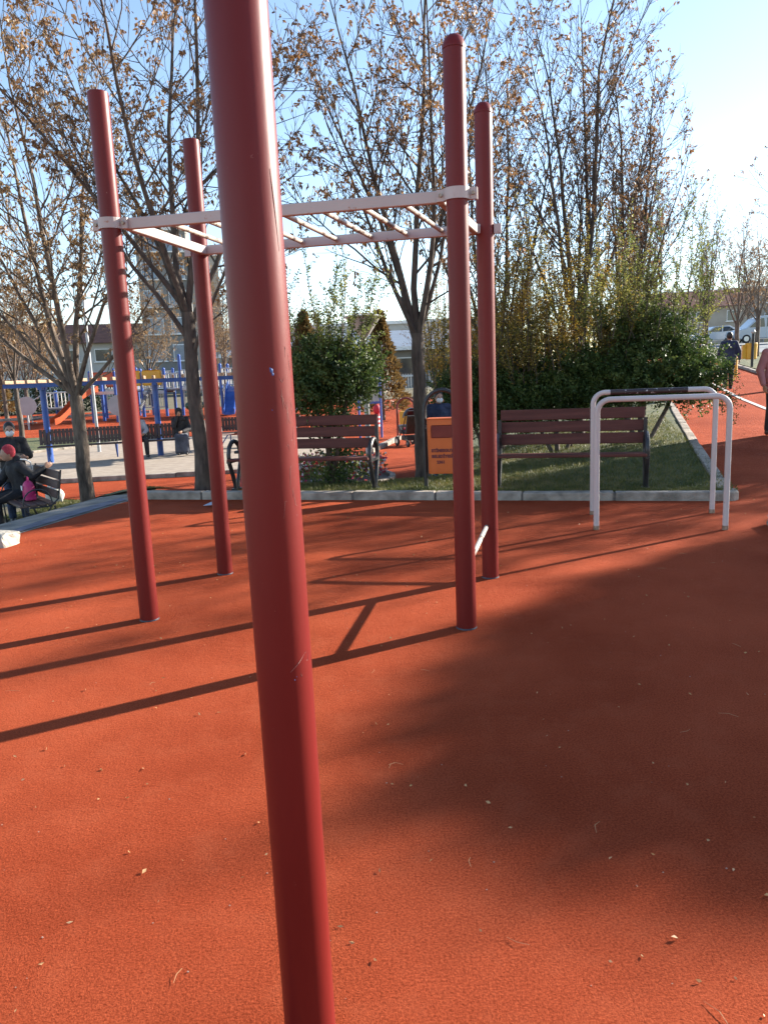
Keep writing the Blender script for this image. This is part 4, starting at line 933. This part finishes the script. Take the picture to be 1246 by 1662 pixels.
pts = [(-.30, 0, -.05), (-.30, 0, 1.0)] + [(-.30*math.cos(math.pi*i/12), 0, 1.0 + .30*math.sin(math.pi*i/12)) for i in range(1, 12)] + [(.30, 0, 1.0), (.30, 0, -.05)]
MB().tube(pts, .035, 10).build('hoop', mk('dark red steel', (.12, .015, .015), (.17, .025, .022), 6, .5), hp, smooth=True)
MB().box((.0, 0, .62), (.40, .26, .5)).build('bin_body', M['yellow'], hp, bevel=.02)
stq = g_(.86, 22.7, .016); st = empty('stroller', stq, R(25), 'black and red baby stroller parked beside the hoop stand', 'stroller')
for sx in (-.26, .26):
    for sy, rr in ((-.36, .10), (.34, .14)):
        w_ = MB().tube([(sx - .02, sy, rr), (sx + .02, sy, rr)], rr, 18).build('wheel', M['tyre'], st, smooth=True); MB().tube([(sx - .024, sy, rr), (sx + .024, sy, rr)], rr*.5, 10).build('hub', M['chrome'], w_, smooth=True)
    MB().tube([(sx, .34, .14), (sx, -.05, .50), (sx, -.30, .95), (sx, -.42, 1.04)], .016, 8).build('frame_tube', M['black'], st, smooth=True); MB().tube([(sx, -.36, .10), (sx, .05, .48), (sx, .22, .62)], .016, 8).build('frame_tube', M['black'], st, smooth=True)
MB().tube([(-.26, -.42, 1.04), (.26, -.42, 1.04)], .02, 8).build('handle', M['black'], st, smooth=True)
MB().prism([(-.2, .36), (.28, .36), (.34, .62), (.24, .60), (.18, .46), (-.12, .46), (-.28, .92), (-.36, .90)], .46, Matrix(((0, 0, 1, -.23), (1, 0, 0, 0), (0, 1, 0, 0), (0, 0, 0, 1)))).build('seat', M['black'], st, bevel=.015)
MB().box((0, .02, .50), (.34, .30, .06)).box((0, -.17, .68), (.34, .05, .34)).build('cushion', M['redcloth'], st, bevel=.02)
hd = MB()
for i in range(9):
    a = R(10 + 95*i/8)
    for j in range(9):
        b_ = math.pi*j/8; hd.v.append((-.25*math.cos(b_), -.10 + .30*math.cos(a)*math.sin(b_)*1.0 - .02, .82 + .30*math.sin(a)*math.sin(b_)))
for i in range(8):
    for j in range(8): hd.f.append((i*9+j, i*9+j+1, i*9+10+j, i*9+9+j))
hd.build('hood', M['black'], st, smooth=True); MB().box((0, -.02, .24), (.42, .40, .14)).build('basket', M['black'], st, bevel=.02)
# child behind the bin
person('child in navy jacket and white mask behind the orange bin', g_(.97, 12.7, .08), R(10), STAND, 'cloth_navy', 'cloth_jeans', mask=True, sc=.85)
# red stall with dark top, flower bed behind first bench
rb = empty('stall_table', g_(-2.28, 14.3, .016), PARK, 'low red cloth-covered table with a dark top behind the first bench', 'table')
MB().box((0, 0, .36), (.62, .5, .70)).build('table_skirt', M['redcloth'], rb, bevel=.03); MB().box((0, 0, .735), (.72, .6, .05)).build('table_top', M['black'], rb, bevel=.008)
fx, fy_ = -1.1, 15.2
fb = empty('flower_bed', g_(fx, fy_, 0), 0, 'round kerbed bed of red, pink and white flowers behind the first bench', 'flower bed')
nst = 22; sm_ = MB().box((0, 0, .08), (.36, .12, .2)).mesh('edge_stone', M['conc'], bevel=.012)
for i in range(nst):
    a = 2*math.pi*i/nst; link('edge_stone', sm_, fb, (1.3*math.cos(a), 1.3*math.sin(a), 0), a + math.pi/2)
MB().lathe([(1.24, .0), (1.22, .12), (.6, .2), (.05, .24)], 24).build('soil', M['mortar'], fb, smooth=True)
nr = np.random.default_rng(9)
for nm, colr, n in (('foliage', 'olive', 1500), ('red_flowers', 'redcloth', 420), ('pink_flowers', 'bagpink', 260), ('white_flowers', 'mask', 420)):
    a = nr.uniform(0, 6.283, n); rr = 1.2*nr.uniform(0, 1, n)**.5; P = np.stack([rr*np.cos(a), rr*np.sin(a), .15 + nr.uniform(.05, .42, n)], 1); D = nr.normal(size=(n, 3)); D[:, 2] += .8; D /= np.linalg.norm(D, axis=1, keepdims=True)
    V, F = leaf_cards(P, D, nr.uniform(.05, .09, n), nr.uniform(.02, .035, n), nr); link(nm, np_mesh(nm, V, F, M[colr]), fb)['kind'] = 'stuff'

# ---------------------------------------------------------------- playground
def railing(parent, x0, y0, x1, y1, z, hgt=.85, n=9):
    a = Vector((x0, y0, z)); b = Vector((x1, y1, z)); fr = MB()
    for zz in (.06, hgt): fr.tube([a + Vector((0, 0, zz)), b + Vector((0, 0, zz))], .03, 6)
    for p in (a, b): fr.box((p.x, p.y, z + (hgt + .06)/2), (.05, .05, hgt - .06))
    rl = fr.build('railing', M['whitepaint'], parent)
    for i in range(n):
        p = a.lerp(b, (i + .5)/n); MB().tube([p + Vector((0, 0, .06)), p + Vector((0, 0, hgt))], .022, 5).build('baluster', M['whitepaint'], rl)
def tower(parent, x, y, w, d, zdeck, zpost, seed=1):
    for sx in (-1, 1):
        for sy in (-1, 1): 
            po = MB().tube([(x + sx*w/2, y + sy*d/2, -.1), (x + sx*w/2, y + sy*d/2, zpost)], .085, 12).build('post', M['blue'], parent, smooth=True)
            MB().sphere((x + sx*w/2, y + sy*d/2, zpost), .09, n=10, m=6).build('post_cap', M['blue'], po, smooth=True)
    MB().box((x, y, zdeck), (w + .1, d + .1, .09)).build('deck', M['deck'], parent); MB().box((x, y - d/2 - .04, zdeck - .02), (w, .04, .16)).build('deck_edge', M['whitepaint'], parent)
def slide(parent, x, y, z, L, dr, mat='orange', wd=.5):
    """chute running from (x,y,z) down along direction angle dr"""
    c, s_ = math.cos(dr), math.sin(dr); pr = [(0, 0), (.10, 0), (.35, -.18), (.75, -.72), (.90, -.88), (1.0, -.93)]; mb = MB(); rows = []
    for f, dz in pr:
        zz = z + dz*z; cx, cy = x + c*L*f, y + s_*L*f
        sect = [(-wd/2 - .05, .26), (-wd/2, .28), (-wd/2 + .02, .03), (0, 0), (wd/2 - .02, .03), (wd/2, .28), (wd/2 + .05, .26), (wd/2 + .04, -.03), (0, -.06), (-wd/2 - .04, -.03)]
        rows.append([(cx - s_*a, cy + c*a, zz + b) for a, b in sect])
    for r_ in rows: mb.v += r_
    k = 10
    for i in range(len(rows) - 1):
        for j in range(k): mb.f.append((i*k + j, i*k + (j+1) % k, (i+1)*k + (j+1) % k, (i+1)*k + j))
    mb.f.append(tuple(range(k))); mb.f.append(tuple((len(rows)-1)*k + j for j in range(k)))
    mb.build('slide_chute', M[mat], parent)
px_, py_ = -15.2, 41.4
pg = empty('play_structure', g_(px_, py_, .016), R(-4), 'blue posted play tower with orange slide and white railings', 'playground')
tower(pg, .9, 0, 1.3, 1.3, 1.55, 2.6); slide(pg, .5, -.75, 1.62, 2.6, R(-122)); 
MB().box((.9, -.72, 2.35), (1.3, .06, .5)).build('arch_panel', M['orange'], pg, bevel=.05)
for i, (x, zt) in enumerate(((-.9, 1.75), (-2.3, 1.75))):
    for yy in (-.6, .6): MB().tube([(x, yy, -.1), (x, yy, zt)], .085, 12).build('post', M['blue'], pg, smooth=True)
MB().box((-1.6, 0, .78), (1.6, 1.3, .08)).build('deck', M['deck'], pg); railing(pg, -2.3, -.62, -.9, -.62, .8, .85, 7); railing(pg, -2.3, .62, -.9, .62, .8, .85, 7)
for k in range(4): MB().box((-2.75 - .28*k, 0, .62 - .18*k), (.26, 1.0, .05)).build('step', M['deck'], pg)
for s in (-1, 1): MB().tube([(-2.4, s*.5, 1.6), (-2.9, s*.5, 1.35), (-3.7, s*.5, .6), (-3.7, s*.5, 0)], .03, 6).build('handrail', M['whitepaint'], pg, smooth=True)
pg2 = empty('play_structure', g_(-12.2, 44.6, .016), R(-6), 'wide blue play tower with yellow and orange panels, bridges and white railings', 'playground')
for i, x in enumerate((-2.6, -.4, 1.9, 4.2, 6.5)):
    tower(pg2, x, 0, 1.35, 1.4, 1.5 if i % 2 == 0 else 1.35, (2.7, 2.6, 3.3, 2.7, 2.6)[i])
    railing(pg2, x - .6, -.74, x + .6, -.74, 1.55, .95, 8)
    if i < 4:
        MB().box((x + 1.12, 0, 1.42), (.95, 1.1, .06)).build('bridge_deck', M['deck'], pg2); railing(pg2, x + .68, -.6, x + 1.58, -.6, 1.45, .9, 6); railing(pg2, x + .68, .6, x + 1.58, .6, 1.45, .9, 6)
    railing(pg2, x - .6, .74, x + .6, .74, 1.55, .95, 8); railing(pg2, x - .6, -.70, x + .6, -.70, .45, .95, 8)
for x, mat, w in ((-2.7, 'orange', .8), (-1.55, 'yellow', .95), (-.4, 'yellow', 1.1), (6.4, 'blue', .8)):
    MB().box((x, -.80, 2.15), (w, .05, .85)).build('panel', M[mat], pg2, bevel=.06)
MB().tube([(-.5, -.9, 1.5), (-.5, -1.7, 1.1), (-.5, -2.5, .55), (-.5, -3.0, .35)], [.1, .1, .1, .1], 8, flat=.9).build('climb_pole', M['deck'], pg2, smooth=True)
MB().sphere((2.2, -1.5, .55), .5, (1.1, 1.0, .6), 12, 8).build('tunnel', mk('dark green plastic', (.02, .06, .03), (.03, .09, .04), 3, .4), pg2, smooth=True)
slide(pg2, 4.2, -.75, 1.5, 2.6, R(-80), 'blue')
for x, y, lab in ((-17.3, 38.2, 'round milky panel on a post left of the orange slide'), (-11.6, 34.6, 'round milky panel on a post right of the orange slide')):
    t = empty('round_panel', g_(x, y, .016), R(20), lab, 'panel', 'round milky panels'); MB().tube([(0, .04, -.05), (0, .04, 1.6)], .05, 10).build('post', M['grey'], t, smooth=True)
    MB().tube([(0, -.02, 1.15), (0, .0, 1.15)], .46, 28).build('disc', M['panel'], t, smooth=True)
# small climbing frame seen over the first bench
cl = empty('climbing_frame', g_(-3.3, 29.5, .016), R(-10), 'small orange climbing frame with slanted ropes seen over the first bench', 'playground')
for x in (-.75, .55): MB().box((x, 0, .62), (.16, .10, 1.3)).build('post', M['orange'], cl, bevel=.02)
for i in range(7): MB().tube([(-.70 + .19*i, 0, 1.18), (-1.15 + .24*i, -.9, .05)], .018, 5).build('rope', M['grey'], cl)
MB().box((-.1, 0, 1.22), (1.6, .10, .10)).build('top_beam', M['orange'], cl); MB().box((-1.3, .3, 1.05), (.8, .5, .10)).build('tray', M['orange'], cl, bevel=.02)
sp = empty('spring_post', g_(-.12, 31.0, .016), 0, 'red and white striped spring post on the red playground floor', 'spring')
for k in range(6): MB().lathe([(.11, 0), (.11, .075)], 10, (0, 0, .085*k)).build('coil', M['redcloth' if k % 2 else 'mask'], sp, smooth=True)
MB().sphere((0, 0, .68), .17, (.9, .7, 1.2), 10, 8).build('rider_head', M['redcloth'], sp, smooth=True)
# chain fence at the playground end
cf_ = empty('chain_fence', g_(-21.0, 46.8, 0), R(14), 'tall green chain fence frame by the hedge', 'fence')
M['fgreen'] = mk('green-grey tube', (.10, .15, .12), (.15, .20, .17), 4, .5)
for i in range(5): MB().tube([(-1.8*i, 0, 0), (-1.8*i, 0, 3.0)], .05, 8).build('post', M['fgreen'], cf_, smooth=True)
for z in (1.2, 2.95): MB().tube([(0, 0, z), (-7.2, 0, z)], .035, 6).build('rail', M['fgreen'], cf_)

# ---------------------------------------------------------------- far railing and buildings
fr = empty('railing_fence', (-14, 66, gz(0, 66)), R(-4), 'pale vertical bar fence along the far edge of the park', 'fence')
pm_ = MB().tube([(0, 0, 0), (0, 0, 1.3)], .03, 5).mesh('bar', M['fence']); 
for i in range(150): link('bar', pm_, fr, (i*.22, 0, 0))
for z in (.15, 1.2): MB().box((16.5, 0, z), (33, .05, .06)).build('rail', M['fence'], fr)
def building(name, label, x, y, rz, w, d, hgt, wall, floors, bays, win, roof=None, roof_mat='roofblue', winw=1.3, winh=1.3, z=None, sills=True):
    t = empty(name, (x, y, gz(x, y) if z is None else z), rz, label, 'building'); MB().box((0, d/2, hgt/2 - .3), (w, d, hgt + .6)).build('wall', M[wall], t)
    fh = hgt/floors; wm = MB().box((0, 0, 0), (winw + .2, .10, winh + .2)).mesh('window_frame', M['trimwhite']); gm = MB().box((0, -.04, 0), (winw, .06, winh)).mesh('pane', M[win]); sm = MB().box((0, 0, 0), (winw + .5, .3, .1)).mesh('sill', M['trimwhite'])
    for f in range(floors):
        for b in range(bays):
            xx = -w/2 + (b + .5)*w/bays; o = link('window', wm, t, (xx, -.01, fh*(f + .55))); link('pane', gm, o, (0, -.03, 0))
            if sills: link('sill', sm, o, (0, -.1, -winh/2 - .14))
    if roof == 'shed':
        MB().prism([(-1.2, 0), (d + .6, 2.4), (d + .6, 2.65), (-1.2, .25)], w + 1.2, Matrix(((0, 0, 1, -w/2 - .6), (1, 0, 0, 0), (0, 1, 0, hgt), (0, 0, 0, 1)))).build('roof', M[roof_mat], t)
        MB().box((0, -1.25, hgt + .12), (w + 1.3, .12, .34)).build('eaves', M['trimwhite'], t)
    elif roof == 'gable':
        MB().prism([(-.8, 0), (d/2, 2.6), (d + .8, 0)], w + 1.0, Matrix(((0, 0, 1, -w/2 - .5), (1, 0, 0, 0), (0, 1, 0, hgt), (0, 0, 0, 1)))).build('roof', M[roof_mat], t)
    else:
        MB().box((0, d/2, hgt + .2), (w + .5, d + .5, .4)).build('parapet', M['trimwhite'], t)
    return t
building('school_building', 'low grey building with blue-grey sheet roof and white eaves beyond the far fence', -3, 78, R(-5), 24, 14, 3.6, 'wallgrey', 1, 6, 'glassdark', 'shed', winw=2.0, winh=1.6)
building('rear_block', 'pale low block with white roof edge rising behind the sheet-roofed building', -8, 100, R(-5), 42, 12, 7.4, 'wallwhite', 2, 10, 'glassblue', None, winw=2.2)
building('apartment_block', 'grey apartment block with bluish windows seen between the left posts', -24.2, 92, R(12), 5.6, 12, 18.4, 'wallgrey', 6, 2, 'glassblue', None, winw=1.8, winh=1.7)
building('beige_block', 'sunlit beige tower beside the grey apartment block', -19.6, 92.5, R(12), 3.2, 9, 15.5, 'wallbeige', 5, 1, 'glassdark', None, winw=1.2, winh=1.4)
building('low_white_building', 'long low white building behind the bare trees on the left', -48, 88, R(16), 44, 12, 6.2, 'wallwhite', 2, 12, 'glassdark', 'gable', 'roofred', winw=1.8)
building('house', 'beige house with a red tiled roof beyond the car park', 44, 112, R(-16), 16, 10, 6.0, 'wallbeige', 2, 4, 'glassdark', 'gable', 'roofred', z=2.8)
building('apartment_block', 'beige long apartment block far behind the car park', 62, 120, R(-20), 40, 12, 9.0, 'wallbeige', 3, 10, 'glassdark', None, z=2.8)

# ---------------------------------------------------------------- car park
def wheel(parent, x, y, r=.33, w=.22):
    o = MB().tube([(x, y - w/2, r), (x, y + w/2, r)], r, 20).build('wheel', M['tyre'], parent, smooth=True); MB().tube([(x, y - w/2 - .012, r), (x, y + w/2 + .012, r)], r*.62, 12).build('rim', M['chrome'], o, smooth=True)
def vehicle(name, label, cat, x, y, rz, prof, glass, w, wheels, mat, z=None):
    t = empty(name, (x, y, gz(x, y) + .03 if z is None else z), rz, label, cat); MM = Matrix(((1, 0, 0, 0), (0, 0, -1, w/2), (0, 1, 0, 0), (0, 0, 0, 1)))
    MB().prism(prof, w, MM).build('body', M[mat], t, bevel=.07, segs=2)
    for gl in glass:
        MB().prism(gl, w + .02, Matrix(((1, 0, 0, 0), (0, 0, -1, w/2 + .01), (0, 1, 0, 0), (0, 0, 0, 1)))).build('side_window', M['glassdark'], t)
    for wx in wheels:
        for s in (-1, 1): wheel(t, wx, s*(w/2 - .10))
    fx0 = min(p[0] for p in prof)
    for s in (-1, 1): MB().box((fx0 + .09, s*(w/2 - .28), .72), (.10, .32, .16)).build('headlight', M['chrome'], t, bevel=.02)
    MB().box((fx0 + .02, 0, .38), (.12, w - .1, .22)).build('bumper', M['black'], t, bevel=.03)
    return t
vp = [(-2.7, .32), (-2.72, .70), (-2.62, .98), (-1.75, 1.16), (-.95, 1.92), (-.5, 2.08), (2.75, 2.12), (2.8, .32)]
vehicle('van', 'white passenger van parked beyond the verge trees', 'van', 31.2, 63.4, R(-4), vp, [[(-1.55, 1.2), (-.9, 1.82), (-.45, 1.92), (-.35, 1.22)], [(-.2, 1.22), (-.2, 1.92), (1.1, 1.92), (1.1, 1.22)], [(1.25, 1.22), (1.25, 1.92), (2.6, 1.92), (2.6, 1.22)]], 1.95, (-1.75, 1.75), 'carwhite')
cp = [(-2.1, .3), (-2.12, .62), (-1.95, .82), (-1.0, .95), (-.35, 1.42), (.9, 1.46), (1.7, 1.05), (2.1, .98), (2.15, .3)]
vehicle('car', 'pale hatchback parked behind the van', 'car', 28.6, 66.6, R(-4), cp, [[(-.85, .98), (-.28, 1.36), (.25, 1.38), (.25, .98)], [(.35, .98), (.35, 1.38), (.85, 1.38), (1.4, 1.02)]], 1.75, (-1.35, 1.35), 'carwhite')
def post_bin(label, x, y, hh, tall):
    t = empty('yellow_bin' if tall else 'yellow_bollard', g_(x, y, .05), R(-12), label, 'bin' if tall else 'bollard')
    if tall:
        MB().tube([(0, -.18, -.05), (0, -.18, 1.45)], .06, 10).build('post', M['black'], t, smooth=True); MB().lathe([(.07, 1.45), (.10, 1.52), (.05, 1.6)], 10, (0, -.18, 0)).build('post_cap', M['lampwhite'], t, smooth=True)
        MB().lathe([(.20, .32), (.24, .36), (.26, 1.02), (.24, 1.04)], 18, (0, .08, 0)).build('bin_body', M['yellow'], t, smooth=True)
        MB().box((-.3, .1, .66), (.16, .3, .62)).build('side_panel', M['yellow'], t, bevel=.02)
    else:
        MB().lathe([(.12, 0), (.12, .72), (.10, .78)], 16).build('body', M['yellow'], t, smooth=True); MB().lathe([(.13, .78), (.12, .86), (.05, .9)], 16).build('cap', M['grey'], t, smooth=True)
post_bin('yellow bin with a black post standing on the verge', 16.65, 34.9, 1, True)
post_bin('short yellow bollard on the path behind the walker', 13.4, 29.4, 1, False)

# ---------------------------------------------------------------- small things on and near the pad
o = MB().prism([(0, 0), (.22, .01), (.26, .12), (.06, .15)], .004, Matrix.Identity(4)).build('paper_sheet', M['paper']); o.location = (-2.28, 9.62, .03); o.rotation_euler = (R(9), R(-3), R(-12)); tag(o, 'bluish sheet of paper lying against the pad kerb', 'paper')
def rock(name, label, loc, s, seed, mat='stone', rz=0):
    rg = random.Random(seed); bm = bmesh.new(); bmesh.ops.create_cube(bm, size=1); bmesh.ops.subdivide_edges(bm, edges=bm.edges[:], cuts=3, use_grid_fill=True)
    for v in bm.verts:
        f = .86 + .14/max(.6, v.co.length); v.co *= f; v.co += Vector((rg.gauss(0, .02), rg.gauss(0, .02), rg.gauss(0, .02))); v.co = Vector((v.co.x*s[0], v.co.y*s[1], v.co.z*s[2]))
    bmesh.ops.bevel(bm, geom=[e for e in bm.edges if e.calc_face_angle(0) > .9], offset=.012, segments=1, affect='EDGES')
    me = bpy.data.meshes.new(name); bm.to_mesh(me); bm.free(); me.materials.append(M[mat]); o = link(name, me, None, loc, rz); tag(o, label, 'stone'); return o
rock('concrete_block', 'pale chipped concrete block at the pad edge near the paved corner', (-3.98, 7.78, .02), (.34, .26, .22), 3, rz=R(-14))
rock('concrete_block', 'grey concrete stub beside the white bar frames at the pad edge', (3.74, 6.98, .03), (.22, .5, .16), 4, 'conc', R(-10))
# litter: leaves, twigs, crumbs
nr = np.random.default_rng(12); n = 330
yv = nr.uniform(1.3, 9.0, n); xv = nr.uniform(-1, 1, n)*(.62*yv + .3); P = np.stack([xv, yv, np.full(n, .012)], 1); an = nr.uniform(0, 6.283, n); D = np.stack([np.cos(an), np.sin(an), nr.uniform(0, .35, n)], 1); D /= np.linalg.norm(D, axis=1, keepdims=True)
kk = nr.uniform(.010, .024, n); V, F = leaf_cards(P, D, kk, kk*nr.uniform(.16, .3, n), nr, .5); tag(link('fallen_leaves', np_mesh('fallen_leaves', V, F, M['leaflitter'])), 'small dry leaves scattered over the red rubber', 'leaves', kind='stuff')
mb = MB()
for i in range(34):
    y = rng.uniform(1.5, 6.5); x = rng.uniform(-.55, .55)*y; a = rng.uniform(0, 6.28); L = rng.uniform(.03, .09); c = Vector((x, y, .012)); d = Vector((math.cos(a), math.sin(a), 0)); q = Vector((-d.y, d.x, 0))*rng.uniform(-.012, .012)
    mb.tube([c, c + d*L*.5 + q + Vector((0, 0, .004)), c + d*L], [.0006, .0008, .0005], 4)
tag(mb.build('pine_needles', M['twig']), 'dry pine needles and twigs lying on the red rubber', 'twigs', kind='stuff')
mb = MB()
for i in range(150):
    y = rng.uniform(1.4, 8.5); x = rng.uniform(-.6, .6)*y; r = rng.uniform(.001, .0028); mb.sphere((x, y, .009 + r*.5), r, (1.3, .9, .7), 6, 4)
tag(mb.build('crumbs', M['pebble']), 'pale grit scattered over the red rubber', 'grit', kind='stuff')
# lawn blades
n = 70000; nr = np.random.default_rng(21)
uu = nr.uniform(-4.55, 1.68, n); vv = 9.42 + nr.uniform(0, 1, n)**1.5*9.5
keep = ~((uu < -2.95) & (vv > 10.9)) & ~((uu < -3.0) & (vv > 12)); uu, vv = uu[keep], vv[keep]
X = uu*UX + vv*VX; Y = uu*UY + vv*VY; Z = np.array([gz_uv(a, b) for a, b in zip(uu, vv)]) + .078
P = np.stack([X, Y, Z], 1); D = nr.normal(size=P.shape)*.45; D[:, 2] = 1; D /= np.linalg.norm(D, axis=1, keepdims=True); L = nr.uniform(.025, .075, len(P))
V, F = leaf_cards(P, D, L, .0035 + .0*L, nr, .2); tag(link('lawn_blades', np_mesh('lawn_blades', V, F, M['blade'])), 'short green and straw-coloured grass behind the pad kerb', 'grass', kind='stuff')
n = 9000; uu = nr.uniform(-9.55, -7.3, n); vv = nr.uniform(10.5, 12.4, n); X = uu*UX + vv*VX; Y = uu*UY + vv*VY
P = np.stack([X, Y, np.array([gz_uv(a, b) for a, b in zip(uu, vv)]) + .028], 1); D = nr.normal(size=P.shape)*.45; D[:, 2] = 1; D /= np.linalg.norm(D, axis=1, keepdims=True)
V, F = leaf_cards(P, D, nr.uniform(.025, .07, n), .004, nr, .2); tag(link('patch_blades', np_mesh('patch_blades', V, F, M['blade'])), 'grass blades of the patch around the spreading maple', 'grass', kind='stuff')
